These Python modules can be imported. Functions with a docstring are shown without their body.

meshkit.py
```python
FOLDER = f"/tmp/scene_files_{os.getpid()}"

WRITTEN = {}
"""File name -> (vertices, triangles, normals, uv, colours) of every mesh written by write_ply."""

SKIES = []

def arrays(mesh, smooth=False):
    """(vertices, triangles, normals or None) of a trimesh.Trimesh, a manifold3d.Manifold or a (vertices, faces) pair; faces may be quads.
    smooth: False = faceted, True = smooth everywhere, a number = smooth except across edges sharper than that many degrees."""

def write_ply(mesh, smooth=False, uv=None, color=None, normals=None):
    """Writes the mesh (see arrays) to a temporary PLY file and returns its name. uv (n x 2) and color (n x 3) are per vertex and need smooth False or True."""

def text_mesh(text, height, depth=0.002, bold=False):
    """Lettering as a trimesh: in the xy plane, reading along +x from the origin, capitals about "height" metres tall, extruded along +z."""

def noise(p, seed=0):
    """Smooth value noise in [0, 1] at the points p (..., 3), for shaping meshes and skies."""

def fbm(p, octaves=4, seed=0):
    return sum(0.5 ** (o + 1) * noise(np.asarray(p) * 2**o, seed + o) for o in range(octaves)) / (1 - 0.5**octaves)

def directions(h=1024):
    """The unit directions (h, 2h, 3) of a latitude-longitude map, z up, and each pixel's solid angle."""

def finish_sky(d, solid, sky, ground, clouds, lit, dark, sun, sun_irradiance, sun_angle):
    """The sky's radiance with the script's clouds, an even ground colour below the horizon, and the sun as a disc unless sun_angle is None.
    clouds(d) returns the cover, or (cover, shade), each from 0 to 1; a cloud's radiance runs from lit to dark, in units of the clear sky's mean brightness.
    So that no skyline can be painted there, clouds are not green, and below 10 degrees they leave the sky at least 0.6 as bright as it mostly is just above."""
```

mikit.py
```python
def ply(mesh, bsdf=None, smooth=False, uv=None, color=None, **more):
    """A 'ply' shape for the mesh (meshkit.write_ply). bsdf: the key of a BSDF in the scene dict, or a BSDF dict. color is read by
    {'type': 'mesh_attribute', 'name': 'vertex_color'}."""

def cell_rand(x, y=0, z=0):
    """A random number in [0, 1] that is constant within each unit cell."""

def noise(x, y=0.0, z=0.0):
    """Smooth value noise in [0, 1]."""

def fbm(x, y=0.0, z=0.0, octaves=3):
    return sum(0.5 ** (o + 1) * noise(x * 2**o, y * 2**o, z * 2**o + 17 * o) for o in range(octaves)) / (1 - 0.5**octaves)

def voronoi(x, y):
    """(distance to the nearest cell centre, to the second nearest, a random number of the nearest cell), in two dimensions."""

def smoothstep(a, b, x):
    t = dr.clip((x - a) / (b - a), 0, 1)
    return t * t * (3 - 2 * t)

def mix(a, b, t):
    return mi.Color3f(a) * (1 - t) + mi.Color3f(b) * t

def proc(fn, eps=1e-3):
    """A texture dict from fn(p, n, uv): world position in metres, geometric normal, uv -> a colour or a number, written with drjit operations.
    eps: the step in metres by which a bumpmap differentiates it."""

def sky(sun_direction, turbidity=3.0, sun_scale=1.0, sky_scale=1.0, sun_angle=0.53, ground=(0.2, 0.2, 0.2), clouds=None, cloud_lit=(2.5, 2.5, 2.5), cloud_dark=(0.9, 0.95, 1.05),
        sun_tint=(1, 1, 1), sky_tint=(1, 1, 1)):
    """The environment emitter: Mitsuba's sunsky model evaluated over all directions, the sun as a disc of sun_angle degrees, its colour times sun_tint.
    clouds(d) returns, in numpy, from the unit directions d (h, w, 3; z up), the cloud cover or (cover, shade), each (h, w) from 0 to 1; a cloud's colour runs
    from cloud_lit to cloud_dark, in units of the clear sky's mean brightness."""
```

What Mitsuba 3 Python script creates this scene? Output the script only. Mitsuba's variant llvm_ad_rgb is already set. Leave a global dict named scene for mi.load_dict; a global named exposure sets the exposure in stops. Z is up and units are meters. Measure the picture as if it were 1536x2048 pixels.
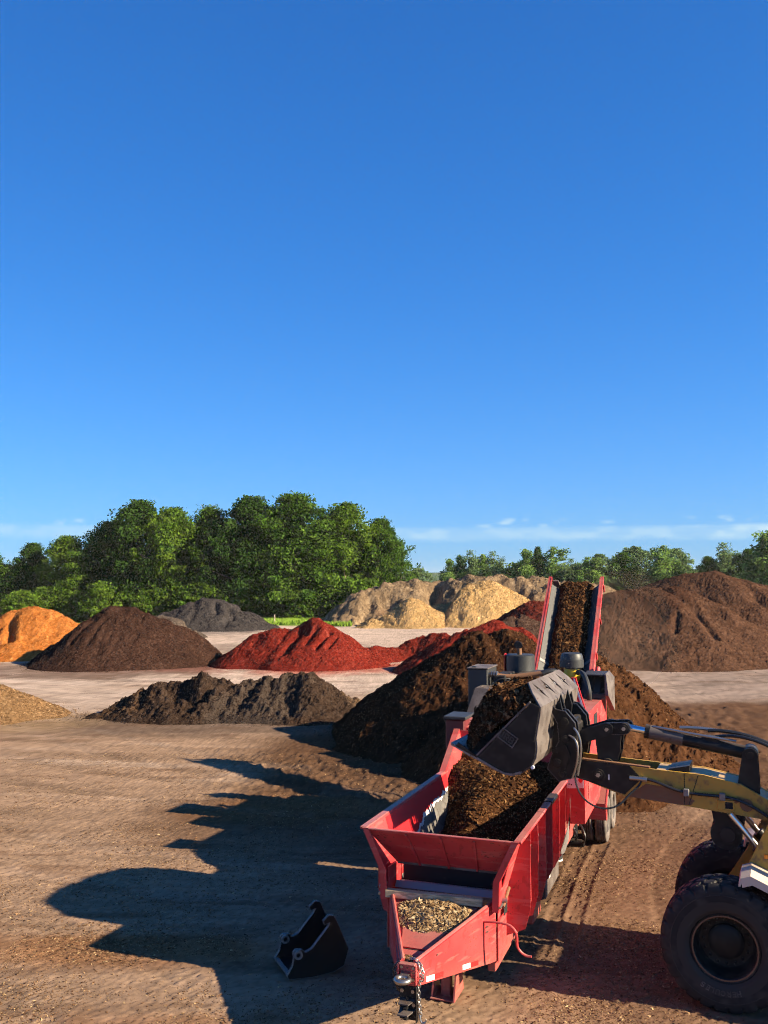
import math, numpy as np, trimesh, mitsuba as mi, mikit, meshkit
import manifold3d as m3
from shapely.geometry import Polygon, LineString, Point, box as sbox
from shapely.ops import unary_union
from shapely import affinity

PI = math.pi
scene, labels = {}, {}
exposure = 2.25

# ---------------------------------------------------------------- camera, sky
CAM_H = 5.0
PITCH = math.atan(134 / 1850)
scene['camera'] = {'type': 'perspective', 'fov': 2 * math.degrees(math.atan(768 / 1850)), 'fov_axis': 'x', 'near_clip': 0.1, 'far_clip': 6000.0,
                   'to_world': mi.ScalarTransform4f().look_at(origin=[0, 0, CAM_H], target=[0, math.cos(PITCH), CAM_H + math.sin(PITCH)], up=[0, 0, 1])}
SUN_AZ, SUN_EL = math.radians(19.8), math.radians(26.0)
SUN = [math.cos(SUN_AZ) * math.cos(SUN_EL), -math.sin(SUN_AZ) * math.cos(SUN_EL), math.sin(SUN_EL)]


def clouds(d):
    """A thin pale veil towards the horizon and one long streak of cloud low in it."""
    az = np.degrees(np.arctan2(d[..., 0], d[..., 1]))
    el = np.degrees(np.arcsin(np.clip(d[..., 2], -1, 1)))
    ss = lambda a, b, x: np.clip((x - a) / (b - a), 0, 1) ** 2 * (3 - 2 * np.clip((x - a) / (b - a), 0, 1))
    veil = 0.46 * np.exp(-np.maximum(el, 0) / 5.0)
    n = meshkit.fbm(np.stack([az * 0.9, el * 3.0, az * 0], -1), 4, 5)
    wave = ss(0.40, 0.55, meshkit.fbm(np.stack([az * 0.06 + 1.5, el * 0.2, az * 0 + 3], -1), 2, 9))
    band = ss(2.2, 2.55, el) * (1 - ss(2.95, 3.3, el)) * (0.55 + 0.45 * wave) * (0.30 + 0.40 * ss(0.35, 0.65, n)) * (0.45 + 0.55 * ss(-12, -4, az))
    p = meshkit.fbm(np.stack([az * 0.85 + 0.5 * np.sin(az * 0.6), (el - 3.2) * 2.4, az * 0 + 7], -1), 4, 21)
    rows = np.exp(-((el - 3.45 - 0.12 * np.sin(az * 1.7)) / 0.22) ** 2)
    puff = ss(0.50, 0.72, p) * rows * ss(0.42, 0.50, meshkit.fbm(np.stack([az * 0.12 + 4, el * 0, az * 0], -1), 2, 31))
    return np.clip(np.maximum(veil + band, puff * 0.8), 0, 1)


scene['sky'] = mikit.sky(SUN, turbidity=3.0, sun_scale=2.4, clouds=clouds, cloud_lit=(1.9, 2.6, 3.0), cloud_dark=(1.6, 1.9, 2.4), ground=(0.16, 0.12, 0.1),
                         sun_tint=(0.92, 1.0, 1.10), sky_tint=(0.205, 0.71, 1.40))

# ---------------------------------------------------------------- materials
def col(r, g, b): return {'type': 'rgb', 'value': [r, g, b]}
def two(b): return {'type': 'twosided', 'bsdf': b}
def prin(c, rough=0.5, metal=0.0, **k): return two({'type': 'principled', 'base_color': c if isinstance(c, dict) else col(*c), 'roughness': rough, 'metallic': metal, **k})
N, FB, SS, MX = mikit.noise, mikit.fbm, mikit.smoothstep, mikit.mix


def red_fn(p, n, uv):
    a = FB(p.x * 2.1, p.y * 2.1, p.z * 2.1, 3)
    b = FB(p.x * 14, p.y * 14, p.z * 9 + 5, 3)
    dust = SS(0.35, 0.95, n.z * 0.9 + (a - 0.5) * 0.9)
    c = MX((0.40, 0.026, 0.030), (0.47, 0.055, 0.056), SS(0.3, 0.75, a))
    c = MX(c, (0.2496, 0.0234, 0.02184), SS(0.62, 0.74, b) * 0.5)
    s_ = FB(p.x * 3 + p.y * 3, p.z * 26, p.x * 2 - p.y * 2, 3)
    c = MX(c, (0.4836, 0.1248, 0.1092), SS(0.58, 0.70, s_) * 0.45)
    d2 = FB(p.x * 40, p.y * 40, p.z * 40, 2)
    c = MX(c, (0.1092, 0.0429, 0.0273), SS(0.70, 0.78, d2 * 0.7 + a * 0.35) * 0.8)
    c = MX(c, (0.2028, 0.117, 0.0858), SS(0.9, 0.35, p.z + (a - 0.5) * 0.6) * 0.45)
    return MX(c, (0.2574, 0.1248, 0.1014), dust * 0.75)


def yellow_fn(p, n, uv):
    a = FB(p.x * 3, p.y * 3, p.z * 3, 3)
    b = FB(p.x * 17, p.y * 17, p.z * 11, 3)
    c = MX((0.425, 0.2391, 0.02975), (0.3187, 0.1806, 0.02656), SS(0.35, 0.7, a))
    c = MX(c, (0.1063, 0.06587, 0.03188), SS(0.55, 0.8, b * 0.6 + a * 0.45))
    return MX(c, (0.2656, 0.2019, 0.1487), SS(0.4, 0.95, n.z) * 0.55)


def black_fn(p, n, uv):
    a = FB(p.x * 6, p.y * 6, p.z * 6, 3)
    c = MX((0.0096, 0.0096, 0.0102), (0.024, 0.021, 0.0186), SS(0.35, 0.75, a))
    return MX(c, (0.078, 0.06, 0.048), SS(0.5, 0.98, n.z + (a - 0.5)) * 0.5)


def steel_fn(p, n, uv):
    a = FB(p.x * 4, p.y * 4, p.z * 4, 3)
    b = FB(p.x * 30, p.y * 30, p.z * 8, 2)
    c = MX((0.128, 0.12, 0.116), (0.2, 0.188, 0.176), SS(0.3, 0.7, a))
    return MX(c, (0.08, 0.056, 0.04), SS(0.58, 0.75, b) * 0.6)


def dusty_fn(p, n, uv):
    a = FB(p.x * 5, p.y * 5, p.z * 5, 4)
    b = FB(p.x * 26, p.y * 26, p.z * 26, 2)
    c = MX((0.0663, 0.05198, 0.04561), (0.114, 0.09282, 0.08221), SS(0.3, 0.7, a))
    return MX(c, (0.04774, 0.02917, 0.02122), SS(0.56, 0.72, b * 0.6 + (1 - a) * 0.4) * 0.7)


def rubber_fn(p, n, uv):
    a = FB(p.x * 7, p.y * 7, p.z * 7, 3)
    return MX((0.0147, 0.0147, 0.0161), (0.0385, 0.0336, 0.0301), SS(0.4, 0.8, a))


def dusty_rubber_fn(p, n, uv):
    a = FB(p.x * 7, p.y * 7, p.z * 7, 3)
    return MX((0.06, 0.0504, 0.044), (0.136, 0.108, 0.092), SS(0.3, 0.75, a))


def cream_fn(p, n, uv):
    a = FB(p.x * 5, p.y * 9, p.z * 5, 3)
    return MX((0.527, 0.425, 0.3315), (0.357, 0.2635, 0.1955), SS(0.45, 0.8, a))


def wood_fn(p, n, uv):
    s = p.x * 0.94 - p.y * 0.34
    g = FB(s * 3, p.y * 40, p.z * 45, 3)
    return MX((0.52, 0.39, 0.2405), (0.299, 0.2145, 0.13), SS(0.35, 0.7, g))


scene['red_paint'] = prin(mikit.proc(red_fn), 0.42, specular=0.4)
scene['red_bright'] = prin((0.52, 0.015, 0.02), 0.4)
scene['yellow_paint'] = prin(mikit.proc(yellow_fn), 0.5)
scene['black_steel'] = prin(mikit.proc(black_fn), 0.42, specular=0.22)
scene['worn_steel'] = prin(mikit.proc(steel_fn), 0.42, 0.25)
scene['dusty_steel'] = prin(mikit.proc(dusty_fn), 0.6)
scene['rubber'] = prin(mikit.proc(rubber_fn), 0.6, specular=0.2)
scene['dusty_rubber'] = prin(mikit.proc(dusty_rubber_fn), 0.8)
scene['sidewall_rubber'] = prin((0.034, 0.029, 0.026), 0.7, specular=0.2)
scene['black_paint'] = prin((0.007, 0.007, 0.008), 0.45, specular=0.2)
scene['shaded_red'] = prin((0.10, 0.014, 0.016), 0.5)  # darker copy of the red paint, shade of the rear post put into it
scene['cream_paint'] = prin(mikit.proc(cream_fn), 0.5)
scene['weathered_wood'] = prin(mikit.proc(wood_fn), 0.8)
scene['feed_steel'] = prin((0.28, 0.28, 0.28), 0.35, 0.7)
scene['chrome'] = prin((0.75, 0.76, 0.78), 0.12, 1.0)
scene['bare_metal'] = prin((0.36, 0.33, 0.30), 0.35, 0.9)
scene['rust'] = prin((0.16, 0.075, 0.035), 0.8)
scene['white_paint'] = prin((0.60, 0.58, 0.56), 0.4)
scene['decal_red'] = prin((0.60, 0.02, 0.02), 0.4)
scene['charcoal'] = prin((0.024, 0.025, 0.026), 0.5)
scene['grey_plastic'] = prin((0.036, 0.036, 0.035), 0.5)
scene['black_hose'] = prin((0.014, 0.014, 0.015), 0.4)
scene['yellow_plastic'] = prin((0.65, 0.42, 0.02), 0.4)
scene['amber'] = prin((0.75, 0.22, 0.01), 0.3)
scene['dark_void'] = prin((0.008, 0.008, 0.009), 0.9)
scene['cab_glass'] = {'type': 'thindielectric', 'int_ior': 1.5}
scene['vertex_diffuse'] = two({'type': 'diffuse', 'reflectance': {'type': 'mesh_attribute', 'name': 'vertex_color'}})
scene['leaf'] = {'type': 'principledthin', 'base_color': {'type': 'mesh_attribute', 'name': 'vertex_color'}, 'roughness': 0.6, 'diff_trans': 0.7, 'spec_trans': 0.0}

# ---------------------------------------------------------------- helpers
rng0 = np.random.default_rng(11)


class Frame:
    """Local coordinates (along, across, up) of a thing that stands turned on the ground."""
    def __init__(s, o, deg):
        a = math.radians(deg)
        s.o = np.array([o[0], o[1], 0.0])
        s.R = np.array([[math.sin(a), math.cos(a), 0], [math.cos(a), -math.sin(a), 0], [0, 0, 1.0]])
    def W(s, p): return np.asarray(p, float) @ s.R + s.o
    def mat(s, u, w, z, flip=False):
        """A right-handed matrix for a mesh given as (across, along, up)."""
        m = np.eye(4)
        k = -1 if flip else 1
        m[:3, 0], m[:3, 1], m[:3, 2], m[:3, 3] = k * s.R[1], k * s.R[0], s.R[2], s.W([u, w, z])
        return mi.ScalarTransform4f(m)


TF = Frame((0.24 + 0.09 * math.cos(math.radians(19.8)), 10.51 - 0.09 * math.sin(math.radians(19.8))), 19.8)   # the trailer, from its hitch backwards
LF = Frame((4.32, 12.08), -67.0)                                                                            # the loader, from its front axle towards the bucket


def key_of(k):
    if k not in scene and k not in labels: return k
    i = 1
    while f'{k}_{i:03d}' in scene or f'{k}_{i:03d}' in labels: i += 1
    return f'{k}_{i:03d}'


def cat(ms):
    ms = [m for m in (ms if isinstance(ms, (list, tuple)) else [ms])]
    return ms[0] if len(ms) == 1 else trimesh.util.concatenate(ms)


def add(key, mesh, bsdf, fr=None, smooth=35, color=None, **more):
    mesh = cat(mesh)
    v, f = np.array(mesh.vertices), np.array(mesh.faces)
    if fr is not None:
        v, f = fr.W(v), f[:, ::-1]
    if color is not None and bsdf == 'vertex_diffuse': color = np.asarray(color) * 0.72
    k = key_of(key)
    scene[k] = mikit.ply(trimesh.Trimesh(v, f, process=False), bsdf, smooth=smooth, color=color, **more)
    return k


def tag(k, label=None, category=None, group=None, kind=None):
    d = labels.setdefault(k, {})
    for n_, x in (('label', label), ('category', category), ('group', group), ('kind', kind)):
        if x: d[n_] = x
    return k


def hull(pts): return trimesh.convex.convex_hull(np.asarray(pts, float))


def bx(a, b, r=0.008):
    """A box between two corners with chamfered edges."""
    a, b = np.minimum(a, b).astype(float), np.maximum(a, b).astype(float)
    r = min(r, 0.3 * (b - a).min())
    pts = []
    for i in range(8):
        s = np.array([i & 1, i >> 1 & 1, i >> 2 & 1])
        c = np.where(s, b, a)
        d = np.where(s, -r, r)
        for ax in range(3):
            q = c + d
            q[ax] = c[ax]
            pts.append(q)
    return hull(pts)


def prism(poly, lo, hi, axes='uz'):
    """A polygon in two axes, extruded along the third between lo and hi."""
    if not isinstance(poly, Polygon):
        poly = Polygon(poly)
    m = trimesh.creation.extrude_polygon(poly.buffer(0) if not poly.is_valid else poly, hi - lo, engine='earcut')
    v = m.vertices
    o = np.empty_like(v)
    i, j = ('uwz'.index(axes[0]), 'uwz'.index(axes[1]))
    k = 3 - i - j
    o[:, i], o[:, j], o[:, k] = v[:, 0], v[:, 1], v[:, 2] + lo
    return trimesh.Trimesh(o, m.faces, process=False)


def plate(pts, t):
    """A convex planar plate through the points, t thick."""
    p = np.asarray(pts, float)
    n = np.cross(p[1] - p[0], p[2] - p[0])
    n /= np.linalg.norm(n)
    return hull(np.vstack([p + n * t / 2, p - n * t / 2]))


def tube(points, r, sides=10, closed=False, sub=0):
    p = np.asarray(points, float)
    if sub:
        from scipy.interpolate import CubicSpline
        s = np.r_[0, np.cumsum(np.linalg.norm(np.diff(p, axis=0), axis=1))]
        if np.ndim(r): r = np.interp(np.linspace(0, s[-1], sub), s, r)
        p = CubicSpline(s, p)(np.linspace(0, s[-1], sub))
    n = len(p)
    if closed:
        t = np.roll(p, -1, 0) - np.roll(p, 1, 0)
    else:
        t = np.gradient(p, axis=0)
    t /= np.linalg.norm(t, axis=1, keepdims=True) + 1e-12
    a = np.cross(t[0], [0, 0, 1.0] if abs(t[0][2]) < 0.9 else [1.0, 0, 0])
    rr = np.broadcast_to(r, (n,))
    ang = np.arange(sides) * 2 * PI / sides
    vs = []
    for i in range(n):
        a = a - t[i] * (a @ t[i])
        a /= np.linalg.norm(a) + 1e-12
        b = np.cross(t[i], a)
        vs.append(p[i] + rr[i] * (np.cos(ang)[:, None] * a + np.sin(ang)[:, None] * b))
    v = np.vstack(vs)
    f = []
    for i in range(n if closed else n - 1):
        i2 = (i + 1) % n
        for j in range(sides):
            j2 = (j + 1) % sides
            f += [[i * sides + j, i * sides + j2, i2 * sides + j2], [i * sides + j, i2 * sides + j2, i2 * sides + j]]
    if not closed:
        v = np.vstack([v, p[0], p[-1]])
        for j in range(sides):
            f += [[len(v) - 2, (j + 1) % sides, j], [len(v) - 1, (n - 1) * sides + j, (n - 1) * sides + (j + 1) % sides]]
    return trimesh.Trimesh(v, np.array(f), process=False)


def cyl(p0, p1, r, sides=20, r2=None):
    return tube([p0, p1], [r, r if r2 is None else r2], sides)


def lathe(profile, axis='z', sides=40, at=(0, 0, 0)):
    pr = np.asarray(profile, float)
    ang = np.arange(sides) * 2 * PI / sides
    v = np.stack([pr[:, None, 0] * np.cos(ang), pr[:, None, 0] * np.sin(ang), np.broadcast_to(pr[:, None, 1], (len(pr), sides))], -1).reshape(-1, 3)
    f = []
    for i in range(len(pr) - 1):
        for j in range(sides):
            j2 = (j + 1) % sides
            f += [[i * sides + j, i * sides + j2, (i + 1) * sides + j2], [i * sides + j, (i + 1) * sides + j2, (i + 1) * sides + j]]
    if axis == 'x': v = v[:, [2, 0, 1]]
    if axis == 'y': v = v[:, [1, 2, 0]]
    return trimesh.Trimesh(v + np.asarray(at), np.array(f), process=False)


def grid_mesh(P, keep=None):
    """A mesh over a (rows, columns, 3) grid of points, upward faces; keep: a (rows, columns) mask."""
    a, b = P.shape[:2]
    i = np.arange(a * b).reshape(a, b)
    q = np.stack([i[:-1, :-1], i[:-1, 1:], i[1:, 1:], i[1:, :-1]], -1).reshape(-1, 4)
    if keep is not None:
        kk = (keep[:-1, :-1] | keep[:-1, 1:] | keep[1:, 1:] | keep[1:, :-1]).ravel()
        q = q[kk]
    f = np.vstack([q[:, [0, 1, 2]], q[:, [0, 2, 3]]])
    used, inv = np.unique(f, return_inverse=True)
    return trimesh.Trimesh(P.reshape(-1, 3)[used], inv.reshape(-1, 3), process=False), used


def nz(x, y, z=0.0, s=0, o=4):
    return meshkit.fbm(np.stack(np.broadcast_arrays(np.asarray(x, float), np.asarray(y, float), np.asarray(z, float)), -1), o, s)


def sstep(a, b, x):
    t = np.clip((x - a) / (b - a), 0, 1)
    return t * t * (3 - 2 * t)


def lerp(a, b, t): return np.asarray(a) * (1 - t[..., None]) + np.asarray(b) * t[..., None]


def chips(mesh, n, lo, hi, cols, seed, lift=0.3, weight=None, fat=0.22):
    """Loose slivers of bark lying on a surface: (mesh, colours)."""
    rng = np.random.default_rng(seed)
    pts, fi = trimesh.sample.sample_surface(mesh, n, face_weight=weight, seed=seed)
    nn = mesh.face_normals[fi]
    L = rng.uniform(lo, hi, n)[:, None] * rng.choice([0.6, 1.0, 1.5], n, p=[0.5, 0.4, 0.1])[:, None]
    t = rng.normal(size=(n, 3))
    t -= nn * (t * nn).sum(1, keepdims=True) * (1 - lift)
    t /= np.linalg.norm(t, axis=1, keepdims=True)
    b = np.cross(nn + rng.normal(size=(n, 3)) * 0.35, t)
    b /= np.linalg.norm(b, axis=1, keepdims=True)
    c = np.cross(t, b)
    w, h = L * rng.uniform(0.7, 1.3, (n, 1)) * fat, L * rng.uniform(0.06, 0.14, (n, 1))
    p = pts + nn * L * 0.08
    v = np.stack([p + t * L / 2 + b * w * 0.2, p - t * L / 2, p + b * w + c * h, p - b * w * 0.7 + c * h], 1)
    f = (np.arange(n) * 4)[:, None, None] + np.array([[0, 1, 2], [0, 3, 1], [0, 2, 3], [1, 3, 2]])
    cc = np.asarray(cols)[rng.integers(0, len(cols), n)] * rng.uniform(0.6, 1.35, (n, 1))
    return trimesh.Trimesh(v.reshape(-1, 3), f.reshape(-1, 3), process=False), np.repeat(cc, 4, 0)


# ---------------------------------------------------------------- ground
def ridge_h(X, Y, ridge, slope, rnd=0.6):
    """Height of a heap dumped along a ridge line of (x, y, z) points."""
    h = np.full(X.shape, -9.0)
    R = [tuple(map(float, q)) for q in ridge]
    if len(R) == 1: R = R * 2
    for (x0, y0, z0), (x1, y1, z1) in zip(R[:-1], R[1:]):
        if z0 < -90 or z1 < -90: continue   # a gap between two ridges
        dx, dy = x1 - x0, y1 - y0
        t = np.clip(((X - x0) * dx + (Y - y0) * dy) / (dx * dx + dy * dy + 1e-9), 0, 1)
        d = np.hypot(X - x0 - t * dx, Y - y0 - t * dy)
        h = np.maximum(h, z0 + t * (z1 - z0) - slope * (np.sqrt(d * d + rnd * rnd) - rnd))
    return h


def axis_pts(lo, hi, fine_lo, fine_hi, fine, grow):
    a = list(np.arange(fine_lo, fine_hi, fine))
    s = fine
    while a[-1] < hi:
        s *= grow
        a.append(a[-1] + s)
    s, b = fine, [a[0]]
    while b[-1] > lo:
        s *= grow
        b.append(b[-1] - s)
    return np.array(b[:0:-1] + a)


TRACKS = [([(-17, 40), (-11, 31.5), (-5.5, 26), (0.5, 23)], 0.95, 0.28), ([(-15, 29), (-9, 24.3), (-4, 21.8), (1.5, 20.6)], 0.95, 0.28), ([(-12, 21), (-7, 17.6), (-3, 16.0), (2, 15.6)], 0.9, 0.25),
          ([(-9, 14.5), (-5.5, 13.2), (-2.5, 10.5), (-2, 7)], 0.9, 0.25), ([(13, 26), (8.5, 20.5), (6, 16.5), (5.0, 12.5)], 0.95, 0.26), ([(-34, 60), (-18, 47.5), (-4, 43.5), (14, 45), (34, 52)], 1.0, 0.35), ([(-30, 44), (-16, 40.5), (0, 41.5), (20, 41)], 1.0, 0.35), ([(-16, 92), (-10, 75), (-3, 66), (10, 70), (24, 80)], 1.1, 0.5)]


def track_marks(X, Y):
    """(how deep a wheel has pressed, its tread pattern) at each point."""
    from scipy.interpolate import CubicSpline
    press, tread = np.zeros(X.shape), np.zeros(X.shape)
    for pts, half, wid in TRACKS:
        p = np.array(pts, float)
        t = np.r_[0, np.cumsum(np.hypot(*np.diff(p, axis=0).T))]
        q = CubicSpline(t, p)(np.linspace(0, t[-1], 26))
        box_ = (X > q[:, 0].min() - 2.5) & (X < q[:, 0].max() + 2.5) & (Y > q[:, 1].min() - 2.5) & (Y < q[:, 1].max() + 2.5)
        x, y = X[box_], Y[box_]
        best, off, along, s0 = np.full(x.shape, 9.0), np.full(x.shape, 9.0), np.zeros(x.shape), 0.0
        for (x0, y0), (x1, y1) in zip(q[:-1], q[1:]):
            L = math.hypot(x1 - x0, y1 - y0)
            k = np.clip(((x - x0) * (x1 - x0) + (y - y0) * (y1 - y0)) / L ** 2, 0, 1)
            ex, ey = x - x0 - k * (x1 - x0), y - y0 - k * (y1 - y0)
            d = np.hypot(ex, ey)
            sg = np.sign(ex * (y1 - y0) - ey * (x1 - x0))
            up = d < best
            best, off, along = np.where(up, d, best), np.where(up, d * sg, off), np.where(up, s0 + k * L, along)
            s0 += L
        e = np.abs(np.abs(off) - half)
        m = sstep(wid, wid * 0.75, e) * (0.35 + 0.65 * nz(along * 0.25, off, 0, 61, 2))
        press[box_] = np.maximum(press[box_], m)
        tread[box_] = np.where(m > 0.05, np.sin(along * 2 * PI / 0.22 + np.abs(off) * 9), tread[box_])
    return press, tread


def ground_color(X, Y):
    w = nz(X * 0.25, Y * 0.25, 0, 1, 4) - 0.5
    fine = nz(X * 3.1, Y * 3.1, 0, 2, 3) - 0.5
    speck = nz(X * 19, Y * 19, 0, 3, 2) - 0.5
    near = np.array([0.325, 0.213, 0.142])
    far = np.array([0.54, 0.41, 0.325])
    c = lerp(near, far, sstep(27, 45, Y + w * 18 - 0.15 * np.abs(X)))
    c = lerp(c, np.array([0.25, 0.185, 0.155]), sstep(6, 16, X + w * 8) * sstep(34, 38, Y) * (1 - sstep(60, 75, Y)) * 0.8)
    # the sweep of wheel tracks across the yard
    r = np.hypot(X + 2.0, Y - 64.0)
    arc = nz(r * 1.5, np.arctan2(X + 2, Y - 64) * 5, 0, 4, 4) - 0.5
    arc2 = nz(r * 5.0, np.arctan2(X + 2, Y - 64) * 7, 0, 14, 3) - 0.5
    c = c * (1 + 0.55 * arc + 0.30 * arc2)[..., None]
    c = lerp(c, np.array([0.40, 0.29, 0.215]), np.clip(sstep(0.08, 0.3, arc + w * 0.4) * sstep(16, 24, Y) * (1 - sstep(36, 42, Y)) * 0.7, 0, 1))
    # darker trodden bark round the working heap and on the right
    brk = sstep(1.6, -2.5, np.hypot((X - 12) * 0.75, (Y - 29) * 1.0) - 10 + w * 7)
    c = lerp(c, np.array([0.115, 0.058, 0.034]), brk * 0.92)
    brk2 = sstep(1.2, -2.0, np.hypot((X - 1.5) * 0.9, (Y - 24) * 0.55) - 5.2 + w * 5)
    c = lerp(c, np.array([0.10, 0.052, 0.029]), brk2 * 0.85)
    near2 = sstep(26, 18, Y + w * 8) * sstep(0.0, 3.0, X + w * 4)
    c = lerp(c, np.array([0.19, 0.108, 0.068]), near2 * 0.8)
    for (x, y, rx, ry, cc, k) in ((-3.6, 13.0, 2.2, 0.55, (0.27, 0.125, 0.055), 0.75), (-2.4, 10.6, 2.0, 0.5, (0.25, 0.12, 0.06), 0.5), (-0.6, 20.5, 2.6, 1.2, (0.26, 0.125, 0.055), 0.6),
                                  (-6.2, 33.5, 7.5, 3.0, (0.14, 0.095, 0.07), 0.8), (-12.6, 33.5, 2.2, 3.0, (0.36, 0.235, 0.13), 0.6), (-4, 53.5, 8.5, 4.5, (0.44, 0.10, 0.065), 0.75), (3.5, 62, 4, 5, (0.42, 0.12, 0.08), 0.6),
                                  (-15, 53.5, 8.0, 6, (0.13, 0.075, 0.055), 0.75), (-10, 68, 10, 4, (0.20, 0.145, 0.115), 0.55), (-24, 60, 4, 6, (0.30, 0.17, 0.10), 0.6), (-17, 90, 6, 7, (0.13, 0.11, 0.10), 0.6)):
        d = np.hypot((X - x) / rx, (Y - y) / ry) - 1 + w * 1.3 + fine * 0.5
        c = lerp(c, np.array(cc), sstep(0.35, -0.35, d) * k)
    tm_, td_ = track_marks(X, Y)
    c = c * (1 - 0.38 * tm_ * (0.7 + 0.25 * td_ * (Y < 30)))[..., None]
    c = lerp(c, c * 1.12 + 0.01, np.clip(2.2 * tm_ * sstep(0.45, 0.55, nz(X * 0.4, Y * 0.4, 0, 62, 2)), 0, 1.6))
    # streaks of darker bark dropped by passing wheels
    st = nz(X * 0.5 + Y * 0.15, Y * 2.6, 0, 6, 4) - 0.5
    c = lerp(c, np.array([0.14, 0.078, 0.048]), sstep(0.10, 0.26, st) * 0.5 * (1 - sstep(60, 80, Y)))
    # green beyond the yard
    g = sstep(100, 108, Y + w * 6 - np.clip(X - 4, 0, 60) * 1.5)
    c = lerp(c, np.array([0.07, 0.115, 0.022]), g)
    c = lerp(c, np.array([0.17, 0.27, 0.04]), sstep(1.1, 0.8, np.hypot((X + 10) / 7, (Y - 108) / 9) + w * 0.5))
    c = c * (1 + 0.30 * fine + 0.7 * speck)[..., None]
    return np.clip(c, 0.012, 0.8)


def rut(X, Y):
    """The treads of the machine's wheels pressed into the soft ground."""
    P = np.stack([X - TF.o[0], Y - TF.o[1]], -1) @ TF.R[:2, :2].T
    u, w = P[..., 0], P[..., 1]
    m = sstep(2.2, 3.4, u) * (1 - sstep(8.2, 8.6, u))
    o = 0
    for c in (0.77, 1.05):
        b = np.abs(w - c - 0.10 * np.sin(u * 0.5) * (8.5 - u) * 0.2)
        o = o - 0.022 * sstep(0.16, 0.10, b) * (0.6 + 0.4 * np.sign(np.sin((w - c) * 130))) + 0.014 * np.exp(-((b - 0.15) / 0.03) ** 2)
    return o * m


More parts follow.
